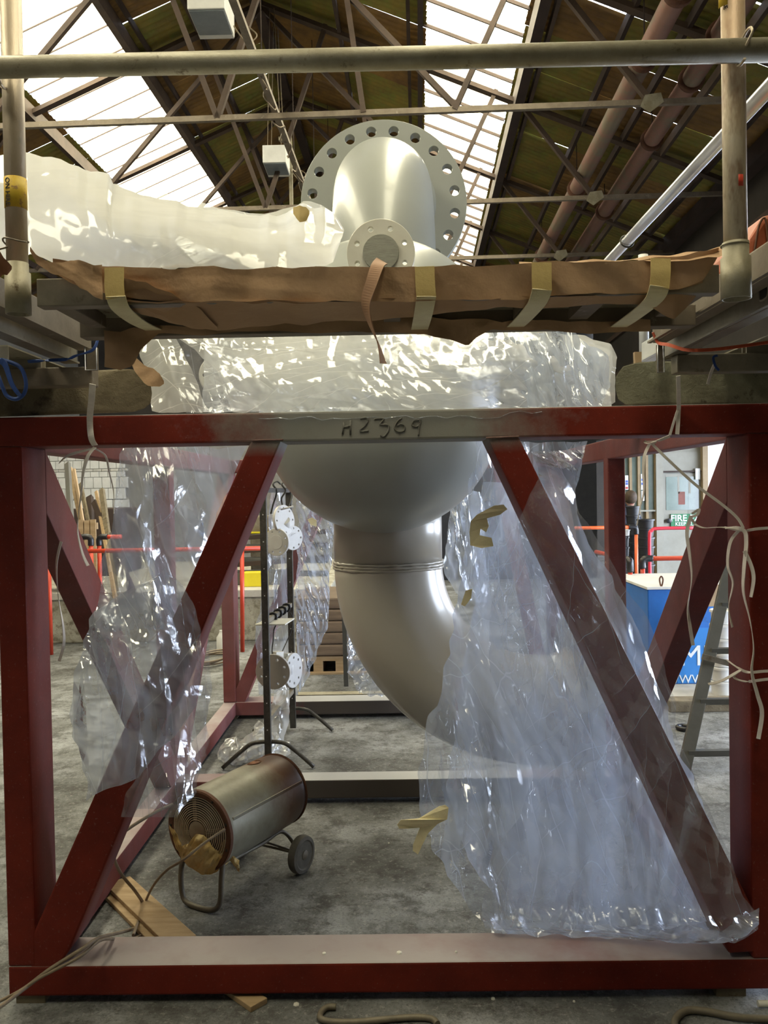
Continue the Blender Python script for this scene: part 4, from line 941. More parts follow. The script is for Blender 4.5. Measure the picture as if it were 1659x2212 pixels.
# side ledgers and cross bars
def ledger(name, px, py, Ye, Ys, wd, ht, mat, lab, slots=()):
    e = P(px, py, Ye); r = root(name, e, lab, 'scaffold beam', 'aluminium scaffold beams')
    box('beam', e.x-wd/2, e.x+wd/2, Ys, Ye, e.z-ht/2, e.z+ht/2, mat, r, .004)
    s_ = -1 if e.x > 0 else 1
    box('lower_lip', e.x+s_*wd/2-.004, e.x+s_*(wd/2+.012)-.004, Ys, Ye, e.z-ht/2, e.z-ht/2+.006, mat, r)
    for (sx_, sy_, Yy) in slots:
        xx = e.x+s_*(wd/2+.001)
        tube('slot_rim', smoothpath([(xx, Yy-.02, e.z-.016), (xx, Yy+.02, e.z-.016), (xx, Yy+.02, e.z+.016), (xx, Yy-.02, e.z+.016)], 4, True), .003, mat, r, 6, closed=True)
        box('slot_hole', xx-.002, xx+.001, Yy-.018, Yy+.018, e.z-.015, e.z+.015, BLACKP, r)
    return r
ledger('scaffold_beam', 183, 732, 2.72, 1.1, .045, .078, ALUD, 'upper left aluminium beam running away under the pole')
ledger('scaffold_beam', 152, 766, 2.76, 1.1, .045, .062, ALU, 'lower left aluminium beam beside the blue strap')
ledger('scaffold_beam', 1424, 715, 2.70, 1.1, .045, .078, ALUD, 'upper right aluminium beam under the rusty pole')
ledger('scaffold_beam', 1448, 748, 2.78, 1.1, .045, .088, ALU, 'lower right pale aluminium beam with a slot', slots=((0, 0, 2.03),))
ledger('scaffold_beam', 1398, 762, 3.7, 2.84, .05, .085, WHITEP, 'bright white beam end beyond the right sleeper', slots=((0, 0, 2.92),))  # daylight on this aluminium beam is put in as white
a, b = P(-80, 815, 2.70), P(206, 815, 2.70); cbx = box('cross_bar', a.x, b.x, 2.67, 2.73, b.z-.030, b.z+.030, ALUD, None, .004); tag(cbx, 'brown stained box bar lying on the left sleeper', 'bar')
a, b = P(1456, 788, 2.70), P(1760, 784, 2.70); cbx = box('cross_bar', a.x, b.x, 2.67, 2.73, a.z-.029, a.z+.029, ALU, None, .004); tag(cbx, 'dusty grey box bar lying on the right sleeper', 'bar')
# steel hooks where the beams meet
for (xa, ya, xb, yb, Yy, lab) in ((1418, 745, 1432, 805, 2.66, 'bent steel hook at the edge of the right sleeper'), (186, 752, 212, 800, 2.66, 'steel end plate of the left beams')):
    a, b = P(xa, ya, Yy), P(xb, yb, Yy); r = root('beam_hook', b, lab, 'hook'); box('hook_plate', a.x, b.x, Yy, Yy+.006, b.z, a.z, ALUD, r, .001)
    tube('hook_lip', [(a.x, Yy-.012, a.z), (a.x, Yy-.012, b.z), (b.x, Yy-.012, b.z), (b.x, Yy-.012, a.z)], .002, BRIGHT, r, 6)
# steel deck planks on both outer sides, seen from underneath
for s, lab in ((-1, 'left'), (1, 'right')):
    for i in range(3):
        x0 = s*(1.13+0*i); x1 = s*2.6; ya = 2.45+i*.26; zz = P(829, 725, 2.4).z
        r = root('deck_plank', (min(x0, x1), ya, zz), 'grey steel deck plank on the %s, %s from the front' % (lab, ('first', 'second', 'third')[i]), 'deck plank', 'steel deck planks beside the frame')
        box('plank_pan', min(x0, x1), max(x0, x1), ya, ya+.235, zz, zz+.004, GALV2, r)
        for yy in (ya, ya+.229): box('plank_edge', min(x0, x1), max(x0, x1), yy, yy+.006, zz-.045, zz, ALU, r)
        for q in range(5): xx = min(x0, x1)+.1+q*.3; box('plank_rib', xx, xx+.03, ya+.006, ya+.229, zz-.012, zz, GALV2, r)
# deck across the middle, with brown paper wrapped round its front edge
zd1, zd0 = P(829, 581, 1.92).z, P(829, 646, 1.92).z
xd0, xd1 = P(76, 600, 1.92).x, P(1556, 600, 1.92).x
dkr = root('scaffold_deck', ((xd0+xd1)/2, 1.92, zd0), 'scaffold deck with its front edge wrapped in brown paper', 'scaffold deck')
box('deck_edge', xd0, xd1, 1.925, 1.965, zd0, zd1-.004, ALU, dkr, .003); box('deck_board', xd0, xd1, 1.965, 2.30, zd1-.03, zd1-.006, GALV2, dkr)
zc_ = P(829, 674, 2.26).z; box('rear_channel', xd0-.02, xd1+.06, 2.24, 2.29, P(829, 716, 2.24).z, zc_, ALUD, dkr, .003)
for xx in (xd0+.02, xd0+.42, -.02, .32, xd1-.06): box('deck_joist', xx, xx+.045, 1.965, 2.205, zd0+.005, zd1-.03, ALUD, dkr, .003)
box('joist_stub', P(468*0+1228, 680, 2.2).x, P(1268, 680, 2.2).x, 2.0, 2.2, P(1240, 690, 2.2).z, P(1240, 665, 2.2).z, ALUD, dkr)
def paper(name, rows, seed, mat=PAPER, par=dkr, amp=1.0, layers=None, nu=26, nv=170, edge=4):
    return film(name, rows, mat, par, nu, nv, amp, layers or [(3, 2.2, .012, 70, 40), (5, 6, .010, 45, 60), (5, 16, .0035, 0, 90)], 0, seed, edge, cols=True)
# front face, bottom fold and back flap
paper('kraft_paper', [(112, 562, 590, 1.905, 1.91), (150, 566, 612, 1.905, 1.91), (190, 574, 628, 1.905, 1.91), (235, 580, 642, 1.905, 1.91), (420, 579, 655, 1.905, 1.915), (800, 577, 652, 1.905, 1.915), (1000, 575, 650, 1.905, 1.915), (1200, 567, 642, 1.905, 1.915), (1400, 560, 632, 1.905, 1.915), (1480, 551, 620, 1.90, 1.91), (1520, 546, 606, 1.895, 1.91), (1552, 536, 556, 1.88, 1.9)], 5)
paper('paper_underfold', [(225, 640, 650, 1.915, 1.93), (300, 648, 676, 1.915, 2.02), (360, 650, 700, 1.915, 2.10), (470, 652, 714, 1.915, 2.15), (560, 652, 706, 1.915, 2.14), (680, 651, 700, 1.915, 2.12), (800, 650, 692, 1.915, 2.08), (880, 649, 684, 1.915, 2.02), (1060, 647, 668, 1.915, 1.98), (1240, 640, 662, 1.915, 1.97), (1400, 630, 660, 1.915, 1.97), (1440, 625, 684, 1.915, 1.96), (1458, 620, 690, 1.91, 1.95), (1500, 612, 650, 1.905, 1.95), (1520, 600, 622, 1.90, 1.93)], 9)
paper('paper_fold', [(258, 600, 640, 1.90, 1.905), (300, 604, 664, 1.895, 1.95), (370, 630, 694, 1.895, 2.06), (440, 676, 712, 1.96, 2.13), (472, 706, 714, 2.10, 2.14)], 7, nv=60, mat=pm('light kraft paper', (.50, .32, .18), (.43, .27, .15), 4, .75, 0, .4, 8, spec=.2))
paper('paper_back_flap', [(225, 712, 790, 2.225, 2.225), (260, 712, 800, 2.225, 2.225), (285, 705, 790, 2.225, 2.225), (300, 706, 752, 2.225, 2.225), (345, 706, 722, 2.222, 2.225), (470, 700, 720, 2.215, 2.222), (700, 690, 716, 2.215, 2.222), (800, 686, 718, 2.215, 2.222), (920, 683, 718, 2.215, 2.222), (970, 690, 734, 2.215, 2.222), (1012, 690, 748, 2.215, 2.222), (1030, 690, 728, 2.215, 2.222), (1060, 690, 708, 2.215, 2.222), (1180, 694, 712, 2.215, 2.222), (1270, 696, 725, 2.215, 2.222), (1350, 694, 714, 2.215, 2.222), (1405, 690, 716, 2.215, 2.222)], 12)
paper('torn_paper', [(272, 740, 760, 2.55, 2.55), (290, 770, 800, 2.55, 2.55), (310, 790, 825, 2.54, 2.54), (330, 798, 838, 2.53, 2.53), (345, 805, 838, 2.52, 2.52), (355, 824, 830, 2.52, 2.52)], 14, nv=40)
paper('torn_paper', [(66, 536, 545, 1.90, 1.90), (80, 552, 568, 1.90, 1.90), (110, 566, 588, 1.90, 1.90), (158, 566, 604, 1.895, 1.895), (170, 564, 620, 1.89, 1.90), (200, 572, 640, 1.89, 1.90), (222, 575, 648, 1.90, 1.90)], 15, nv=50)
paper('torn_paper', [(1120, 566, 572, 1.93, 1.92), (1350, 556, 562, 1.93, 1.92), (1440, 548, 558, 1.93, 1.90), (1480, 541, 556, 1.93, 1.89), (1520, 540, 556, 1.92, 1.88), (1556, 530, 552, 1.90, 1.86), (1566, 530, 538, 1.88, 1.86)], 16, nv=60)
def tape(pts, wpx, mat, Yd, lab=None, tw=0):
    bm = None
    P3 = [P(x, y, Yy) for x, y, Yy in pts]; return ribbon('masking_tape', P3, wpx/F*Yd, mat, dkr, 8, tw)
for pts, m in (([(247, 578, 1.897), (247, 620, 1.895), (250, 644, 1.895)], TAPE), ([(250, 640, 1.893), (262, 668, 1.93), (300, 698, 2.1), (345, 718, 2.28)], TAPEP),
               ([(917, 576, 1.897), (919, 620, 1.893), (921, 642, 1.893)], TAPE), ([(921, 640, 1.891), (914, 680, 2.0), (905, 716, 2.26)], TAPEP),
               ([(1170, 567, 1.895), (1170, 600, 1.892), (1171, 628, 1.892)], TAPE), ([(1171, 625, 1.890), (1160, 655, 1.93), (1130, 690, 2.1), (1108, 710, 2.26)], TAPEP),
               ([(1427, 558, 1.893), (1427, 590, 1.888), (1424, 622, 1.888)], TAPE), ([(1425, 618, 1.886), (1410, 650, 1.92), (1360, 690, 2.1), (1326, 712, 2.28)], TAPEP)):
    tape(pts, 42, m, 1.9)
ribbon('paper_strip', [P(825, 564, 1.93), P(815, 575, 1.885), P(803, 610, 1.87), P(790, 655, 1.88), P(800, 700, 1.9), (P(818, 745, 1.91)), P(828, 785, 1.91)], .029, pm('peach paper', (.42, .24, .14), (.36, .20, .11), 8, .7), dkr, 8, 2.6, t0=-.5)
paper('torn_paper', [(-20, 540, 610, 1.87, 1.9), (0, 545, 600, 1.86, 1.9), (15, 565, 592, 1.86, 1.9), (24, 574, 584, 1.86, 1.9)], 18, nv=24, mat=pm('orange brown paper', (.34, .14, .06), (.28, .11, .05), 6, .7))
# orange crate and pale board on the right edge
cr = root('orange_crate', P(1650, 560, 2.3), 'orange plastic crate with rounded ribs at the right edge', 'crate')
a, b = P(1612, 556, 2.3), P(1760, 470, 2.3)
bmq = bmesh.new(); prismbm(bmq, [(a.x, 2.3, a.z), (b.x, 2.3, a.z), (b.x, 2.3, b.z+.03), (a.x+.05, 2.3, b.z+.01), (a.x+.01, 2.3, a.z+.05)], (0, .3, 0), .012); mkbm('crate_body', bmq, BARR if 0 else pm('orange crate plastic', (.40, .10, .035), (.30, .07, .03), 8, .5), cr)
for i in range(3):
    x_ = a.x+.02+i*.05; tube('crate_rib', [(x_, 2.295, a.z+.012), (x_+.012, 2.292, b.z-.02), (x_+.03, 2.292, b.z-.005), (x_+.038, 2.295, a.z+.012)], .003, RUST, cr, 8, 5)
a, b = P(1610, 625, 2.2), P(1760, 556, 2.2); wb = box('pale_board', a.x, b.x, 2.2, 2.62, a.z, b.z, ALU, None, .004); tag(wb, 'pale grey board under the orange crate', 'board')
# sleepers on top of the frame
def sleeper(poly, Yf, ext, mat, lab):
    bm = bmesh.new(); prismbm(bm, [P(x, y, Yf) for x, y in poly], ext, .006); 
    bmesh.ops.subdivide_edges(bm, edges=[e for e in bm.edges if e.calc_length() > .3], cuts=10)
    o = mkbm('timber_sleeper', bm, mat); return tag(o, lab, 'sleeper')
sleeper([(212, 838), (228, 812), (250, 799), (285, 796), (312, 803), (326, 820), (330, 850), (327, 872), (312, 884), (290, 891), (235, 891), (212, 886), (205, 868)], 2.83, (-.75, .12, 0), SLEEP, 'weathered brown sleeper end resting on the left of the red frame')
sleeper([(1329, 812), (1345, 790), (1375, 782), (1412, 779), (1422, 800), (1424, 872), (1352, 876), (1334, 864), (1328, 842)], 2.83, (.62, .12, 0), SLEEPG, 'grey green sleeper with a sawn end on the right of the red frame')
a = P(1592, 790, 3.3); rp = box('red_stub', a.x, a.x+.10, 3.3, 3.4, z_top-.01, a.z, RED, fr, .005)
c_ = prism('cardboard_tab', [P(x, y, 2.95) for x, y in ((1371, 760), (1386, 760), (1386, 784), (1372, 784))], (0, .02, 0), CARD); tag(c_, 'small brown tab of card on the bright beam', 'card')
c_ = prism('orange_paper', [P(x, y, 2.88) for x, y in ((40, 888), (70, 862), (104, 850), (86, 888))], (0, .02, 0), pm('orange paper', (.45, .12, .02), (.35, .10, .02), 6, .6)); tag(c_, 'scrap of orange paper on the frame at the left', 'paper scrap')
# ================================================================== SPACE HEATER
fc = P(431, 1795, 3.45)
yawh = -math.atan2(.27, .50)
ht = root('space_heater', (fc.x, 3.45, 0), 'cylindrical grey space heater on a two wheeled stand, scorched brown behind', 'heater', rot=yawh)
hz_, HR, HL = fc.z, .169, .56
def hl(n, c, ax, prof, mat, par=None, seg=48, **k): return lathe(n, c, ax, prof, mat, par or ht, seg, local=True, **k)
hl('barrel', (0, 0, hz_), (0, 1, 0), [(HR, 0), (HR, .02), (HR-.001, .022), (HR, .03), (HR, HL-.05), (HR-.004, HL-.02), (HR-.012, HL), (HR-.022, HL), (HR-.022, .03)], HEAT, cap0=False, cap1=False)
hl('front_rim', (0, 0, hz_), (0, 1, 0), [(HR+.002, -.004), (HR+.002, .012), (HR-.022, .012), (HR-.024, -.002), (HR-.004, -.008), (HR+.002, -.004)], RUST, cap0=False, cap1=False)
hl('inner_drum', (0, 0, hz_), (0, 1, 0), [(HR-.023, .008), (HR-.023, .10), (.03, .11)], BLACKP, cap0=False, cap1=True)
bm = bmesh.new()
for i in range(11):
    r = .052+i*.0088; tubebm(bm, [(r*math.cos(a), .002-.018*(1-(r/.15)**2), hz_+r*math.sin(a)) for a in np.linspace(0, 2*PI, 49)[:-1]], .0024, 6, True)
for k in range(4):
    for dd in (-.007, 0, .007):
        c_, s_ = math.cos(k*PI/2+.2), math.sin(k*PI/2+.2)
        tubebm(bm, [(c_*.045-s_*dd, -.015, hz_+s_*.045+c_*dd), (c_*.146-s_*dd, .004, hz_+s_*.146+c_*dd)], .0014, 6)
GRIM = pm('dusty guard wire', (.66, .58, .46), (.55, .47, .35), 20, .5)
mkbm('fan_guard', bm, GRIM, ht, True, True)
hb = hl('fan_hub', (0, 0, hz_), (0, -1, 0), [(.046, -.02), (.046, .014), (.040, .018), (.005, .018)], pm('dusty hub', (.40, .33, .24), (.30, .24, .17), 20, .6), seg=28)
for k in range(5):
    t = k*2*PI/5; bm = bmesh.new(); c_, s_ = math.cos(t), math.sin(t)
    prismbm(bm, [(c_*.03, .03, hz_+s_*.03), (c_*.135-s_*.03, .045, hz_+s_*.135+c_*.03), (c_*.125+s_*.04, .06, hz_+s_*.125-c_*.04)], (0, .003, 0)); mkbm('fan_blade', bm, DARKST, ht, False, True)
for k in range(9):
    t = .35+k*.7; hl('rim_screw', ((HR-.012)*math.cos(t), -.004, hz_+(HR-.012)*math.sin(t)), (0, -1, 0), [(.006, 0), (.006, .004), (.003, .006)], DARKST, seg=8)
box('side_seam', HR*.90, HR*.935, .03, HL-.03, hz_+.060, hz_+.074, HEAT, ht, .002, True)
hl('lower_rim', (0, HL-.012, hz_), (0, 1, 0), [(HR-.008, 0), (HR+.001, .004), (HR-.010, .014)], RUST, cap0=False, cap1=False)
tube('scorched_hole_rim', [(-.02+.026*math.cos(a), HL-.16+.034*math.sin(a), hz_+math.sqrt(HR**2-(-.02+.026*math.cos(a))**2)+.001) for a in np.linspace(0, 2*PI, 17)[:-1]], .003, RUST, ht, 6, closed=True, local=True)
hl('scorched_patch', (-.02, HL-.16, hz_+HR-.004), (0, 0, 1), [(.024, 0), (.020, .004), (.003, .005)], pm('bare scorched metal', (.30, .12, .05), (.14, .05, .02), 60, .7), seg=20)
# stand: U-shaped front leg, side rails, axle and two wheels
stand = pm('dusty stand tube', (.19, .17, .13), (.13, .115, .09), 15, .5, .3)
u = [(-.105, .02, hz_-HR*.72), (-.108, .0, .14), (-.10, -.005, .05), (-.06, -.01, .014), (.06, -.01, .014), (.105, -.005, .05), (.112, .0, .14), (.105, .02, hz_-HR*.72)]
tube('front_leg', u, .0115, stand, ht, 14, 6, local=True)
for s in (-1, 1): tube('side_rail', [(s*.10, .02, hz_-HR*.78), (s*.09, .30, hz_-HR*.90), (s*.10, .44, hz_-HR*.86), (s*.13, .50, .10), (s*.13, .49, .08)], .009, stand, ht, 12, 6, local=True)
tube('axle', [(-.19, .47, .085), (.19, .47, .085)], .006, stand, ht, 10, local=True)
tube('stay', [(-.11, .33, .19), (.16, .47, .09)], .005, stand, ht, 8, local=True)
for s in (-1, 1):
    wh = hl('wheel', (s*.185-.022, .47, .085), (1, 0, 0), [(.030, 0), (.060, .002), (.066, 0), (.082, .004), (.086, .014), (.086, .030), (.082, .040), (.066, .044), (.060, .040), (.030, .042)], pm('grey rubber', (.15, .14, .12), (.10, .095, .08), 20, .8), seg=36)
    hl('wheel_hub', (s*.185-.026, .47, .085), (1, 0, 0), [(.012, 0), (.022, .004), (.022, .048), (.012, .052)], stand, wh, seg=16)
tp = film('crumpled_tape', [(367, 1783, 1792, 3.37, 3.37), (380, 1796, 1832, 3.37, 3.37), (392, 1826, 1858, 3.37, 3.38), (408, 1822, 1874, 3.36, 3.38), (424, 1803, 1883, 3.38, 3.39), (440, 1806, 1888, 3.38, 3.39), (456, 1824, 1888, 3.39, 3.40), (472, 1838, 1882, 3.40, 3.41), (484, 1812, 1872, 3.42, 3.42), (497, 1814, 1858, 3.43, 3.43), (504, 1850, 1872, 3.43, 3.43), (517, 1856, 1884, 3.43, 3.43)], TAPEO, ht, 26, 60, .55, [(4, 14, .02, 0, 90), (6, 40, .012, 0, 90)], .02, 31, 3, cols=True)
# mains cable
def cable(name, pts, r, lab, mat=CABLE, grp='cables at the left corner of the frame'):
    o = tube(name, [P(*p) if len(p) == 3 else FL(p[0], p[1], r) for p in pts], r, mat, None, 10, 8); return tag(o, lab, 'cable', grp)
cable('mains_cable', [(372, 1738, 3.40), (340, 1752, 3.30), (285, 1785, 3.2), (250, 1815, 3.15), (246, 1850, 3.2), (262, 1888, 3.3), (292, 1925, 3.4), (314, 1960), (316, 1985), (296, 2003), (268, 2012, 3.12), (215, 2026, 2.86), (180, 2048, 2.76), (110, 2092, 2.72), (60, 2130, 2.70), (0, 2175, 2.55), (-60, 2215, 2.4)], .0065, 'grey cable looping left of the heater and over the frame corner')
cable('heater_lead', [(486, 1791, 3.36), (440, 1822, 3.30), (395, 1858, 3.25), (360, 1880, 3.3), (330, 1915, 3.4), (310, 1958), (300, 1985), (288, 2020, 3.05)], .0055, 'grey lead crossing in front of the heater fan')
cable('floor_cable', [(245, 2028, 2.93), (215, 2032, 2.84), (170, 2068, 2.74), (90, 2110, 2.71), (40, 2142, 2.68), (0, 2162, 2.6), (-60, 2190, 2.5)], .0055, 'second grey cable lying over the lower left corner')
tag(ribbon('cable_tail', [FL(312, 1985, .01), FL(318, 2010, .01), FL(290, 2026, .01)], .008, CABLE), 'short dark tail of cable by the timber plank', 'cable')
# timbers on the floor
def plank(p0, p1, wd, th, mat, name, lab, z=0.0, cat='timber'):
    a, b = FL(*p0), FL(*p1); o = bar(name, a+V((0, 0, th/2+z)), b+V((0, 0, th/2+z)), wd, th, mat, None, bev=.003); return tag(o, lab, cat)
plank((254, 1918), (395, 2052), .115, .018, WOOD, 'timber_plank', 'sawn timber plank lying slantwise under the mains cable', .019)
plank((252, 1935), (380, 2062), .105, .018, WOOD, 'timber_plank', 'lower of the two thin planks under the mains cable', 0)
plank((488, 2128), (560, 2178), .07, .02, WOOD, 'wood_wedge', 'small wooden packing block under the front beam', 0, 'block')
plank((360, 1664), (450, 1590), .09, .02, SLEEP, 'wood_offcut', 'brown timber offcut beside the left bottom rail', 0)
for p_, wd_ in (((60, 2110), .16),): 
    a = FL(*p_)
for xx, yy, lab in ((xl0+.02, Y0+.01, 'dark packing pad under the front left corner of the frame'), (xr0-.12, Y0+.01, 'dark packing pad under the front right corner of the frame')):
    tag(box('packing_pad', xx, xx+.10, yy, yy+.15, 0, z_bb, SLEEP), lab, 'packing', 'packing pads under the frame')
for xx, yy, lab in ((xl0, YB+.02, 'left'), (xr0, YB+.02, 'right')): tag(box('packing_pad', xx, xx+.10, yy, yy+.15, 0, z_bb, SLEEP), 'dark packing pad under the rear %s corner of the frame' % lab, 'packing', 'packing pads under the frame')
hookm = pm('dusty bent rod', (.20, .17, .12), (.14, .12, .085), 20, .6, .3)
tag(tube('bent_rod', [FL(726, 2175, .012), FL(706, 2176, .012), FL(692, 2190, .012), FL(700, 2204, .012), (FL(760, 2208, .012)), FL(880, 2198, .012), FL(930, 2200, .012), FL(945, 2212, .012)], .0105, hookm, None, 10, 6), 'bent steel rod with a hooked end on the floor before the frame', 'rod')
tag(tube('bent_rod', [FL(1462, 2235, .012), FL(1458, 2205, .012), FL(1480, 2184, .012), FL(1520, 2184, .012), FL(1600, 2198, .012), FL(1700, 2202, .012)], .012, hookm, None, 10, 6), 'hooked steel rod lying at the lower right edge', 'rod')
tag(tube('rod_stub', [FL(1637, 2168, .012), FL(1720, 2168, .012)], .011, FLW, None, 10), 'short pale rod end at the right edge of the floor', 'rod')
chips = ((840, 1822, 'pale flake on the concrete beside the Y-shaped tape scrap'), (1289, 2130, 'white paint chip on the floor below the middle right of the front beam'), (640, 2170, 'white paint chip between the wooden block and the bent rod'), (1240, 2164, 'small white chip left of the hooked rod at lower right'), (1065, 2158, 'tiny white chip below the middle of the front beam'),
         (862, 2042, 'white paint chip on top of the bottom beam near its middle'), (985, 2043, 'larger white paint chip on top of the bottom beam below the drape'), (700, 2050, 'white paint chip on top of the bottom beam below the heater'))
for i, (x, y, lab) in enumerate(chips):
    c_ = FL(x, y); s_ = .005+.003*(i % 3)
    if 2040 < y < 2052: c_ = P(x, y, 2.86); c_.z = z_bt
    tag(lathe('paint_chip', (c_.x, c_.y, c_.z), (0, 0, 1), [(s_, 0), (s_*.8, .004), (.001, .006)], FLW, None, 6, smooth=False), lab, 'chip', 'white paint chips')

# ================================================================== HANGING RACK with small flanged fittings
rk = root('hanging_rack', FL(577, 1650), 'dark steel hanging rack on splayed tube feet', 'rack')
fx, fy, bx_, by_ = P(577, 1500, 5.24).x, 5.24, P(631, 1450, 6.05).x, 6.05
zt = P(577, 1052, 5.24).z
for (x_, y_) in ((fx, fy), (bx_, by_)):
    up_ = box('upright', x_-.021, x_+.021, y_-.021, y_+.021, .03, zt, RACKM, rk, .003)
    bm = bmesh.new()
    for i in range(9): lathebm(bm, (x_, y_-.0205, .25+i*.17), (0, -1, 0), [(.004, 0), (.004, .0015)], 8)
    mkbm('bolt_holes', bm, WHITEP, up_)
    s_ = 1
    tube('splayed_foot', [(x_-.29, y_-.02, .012), (x_-.16, y_, .12), (x_-.08, y_, .165), (x_+.08, y_, .165), (x_+.16, y_, .12), (x_+.29, y_-.02, .012)], .013, RACKM, rk, 10, 4)
for z_ in (zt-.02, P(581, 1343, 5.24).z, P(585, 1557, 5.24).z):
    bar('cross_bar', (fx, fy, z_), (bx_, by_, z_), .028, .03, RACKM if z_ > 1 else ALU, rk)
zm = P(581, 1343, 5.24).z
for t in (.25, .45, .62, .8):
    c_ = V((fx, fy, zm)).lerp(V((bx_, by_, zm)), t); tube('rubber_wrap', [c_+V((.026*math.cos(a), 0, .026*math.sin(a))) for a in np.linspace(0, 2*PI, 12)[:-1]], .009, BLACKP, rk, 8, closed=True)
a, b = P(553, 1349, 5.3), P(628, 1338, 5.3); wp = prism('white_plate', [(a.x, 5.25, a.z), (b.x-.03, 5.25, a.z), (b.x, 5.5, a.z), (a.x+.04, 5.5, a.z)], (0, 0, .008), FLW); tag(wp, 'thin cream plate lying across the rack middle bar', 'plate')
def wire(pts, lab, r=.004):
    return tag(tube('wire_hook', [P(*p) for p in pts], r, DARKST, None, 8, 6), lab, 'hook', 'hooks hanging from the rack')
wire([(606, 1046, 5.6), (598, 1040, 5.58), (590, 1047, 5.56), (598, 1062, 5.56), (590, 1090, 5.56), (585, 1110, 5.55)], 'dark hook on the rack top bar, empty and nearest', .006)
wire([(622, 1044, 5.7), (616, 1040, 5.68), (609, 1047, 5.66), (617, 1060, 5.66), (608, 1078, 5.65), (613, 1100, 5.62)], 'dark hook on the rack top bar holding the upper fitting', .006)
wire([(640, 1050, 5.9), (632, 1052, 5.85), (630, 1075, 5.8), (622, 1098, 5.7)], 'dark hook on the rack top bar nearest the vessel', .006)
wire([(600, 1345, 5.4), (592, 1360, 5.4), (590, 1385, 5.4), (588, 1400, 5.4), (588, 1418, 5.4)], 'thin wire hook holding the lower round flange')
wire([(626, 1322, 5.7), (632, 1335, 5.7), (630, 1360, 5.68), (620, 1385, 5.66), (612, 1402, 5.6), (608, 1412, 5.55)], 'long curved wire hook behind the lower flange')
up = root('flanged_fitting', P(605, 1170, 5.5), 'white three way pipe fitting with small flanges hanging on the rack', 'fitting')
c0, c1_, c2_, cc_ = P(598, 1171, 5.44), P(632, 1162, 5.56), P(613, 1124, 5.5), P(618, 1153, 5.55)
plate('small_flange', c0, (-.35, -1, 0), .088, .016, 8, .070, .008, FLB, up, phase=.5); plate('small_flange', c1_, (.85, -.75, 0), .080, .016, 8, .065, .008, FLB, up); plate('small_flange', c2_, (.9, -.55, .12), .10, .016, 8, .082, .008, FLB, up)
lathe('raised_face', c0+V((-.35, -1, 0)).normalized()*.008, (-.35, -1, 0), [(.048, 0), (.046, .004)], FLB, up, 28)
for c_ in (c0, c1_, c2_): tube('branch', [c_+V((0, .01, 0)), cc_+V((0, .04, 0))], .04, FLB, up, 16)
tube('latch', [P(606, 1101, 5.48), P(633, 1094, 5.46)], .006, FLB, up, 8)
lo = root('flanged_fitting', P(600, 1448, 5.35), 'beige and white flanged pipe piece hanging on the lower part of the rack', 'fitting')
c0 = P(590, 1451, 5.36); plate('round_flange', c0, (-.12, -1, 0), 37.5/F*5.36, .018, 8, 28/F*5.36, .0105, pm('beige flange paint', (.42, .39, .35), (.38, .35, .31), 8, .4), lo, phase=.5)
c1_ = P(632, 1448, 5.5); plate('round_flange', c1_, (.95, -.38, 0), 37/F*5.5, .02, 8, 28/F*5.5, .0105, FLB, lo)
tube('branch', [c0+V((0, .01, 0)), c0+V((.02, .10, 0)), c1_+V((-.02, .01, 0))], .055, FLB, lo, 20, 4)
bar('spacer_block', P(592, 1416, 5.40), P(608, 1414, 5.46), .04, .045, FLW, lo)
bar('spacer_block', P(616, 1419, 5.46), P(628, 1418, 5.52), .04, .045, FLW, lo)
# steel prop behind the pipe
a = FL(748, 1482); tag(bar('steel_prop', (a.x, a.y, 0), (P(742, 1330, a.y).x, a.y, 1.15), .04, .04, LADM, None), 'grey steel prop standing behind the pipe elbow', 'prop')
lo_ = P(640, 1500, 6.75); tag(bar('grey_channel', (lo_.x, 6.85, .045), (P(950, 1490, 6.85).x, 6.85, .045), .10, .09, GALV2, None, bev=.004), 'grey steel channel lying behind the rear cross beam', 'channel')

# ================================================================== POLYTHENE
LD = [(3, 1.6, .07, 4, 12), (5, 5, .022, 3, 14), (4, 13, .006, 8, 30)]
def sheets(name, lab, specs, loc):
    r = root(name, loc, lab, 'plastic sheet')
    for (nm, rows, mat, kw) in specs: film(nm, rows, mat, r, **kw)
    return r
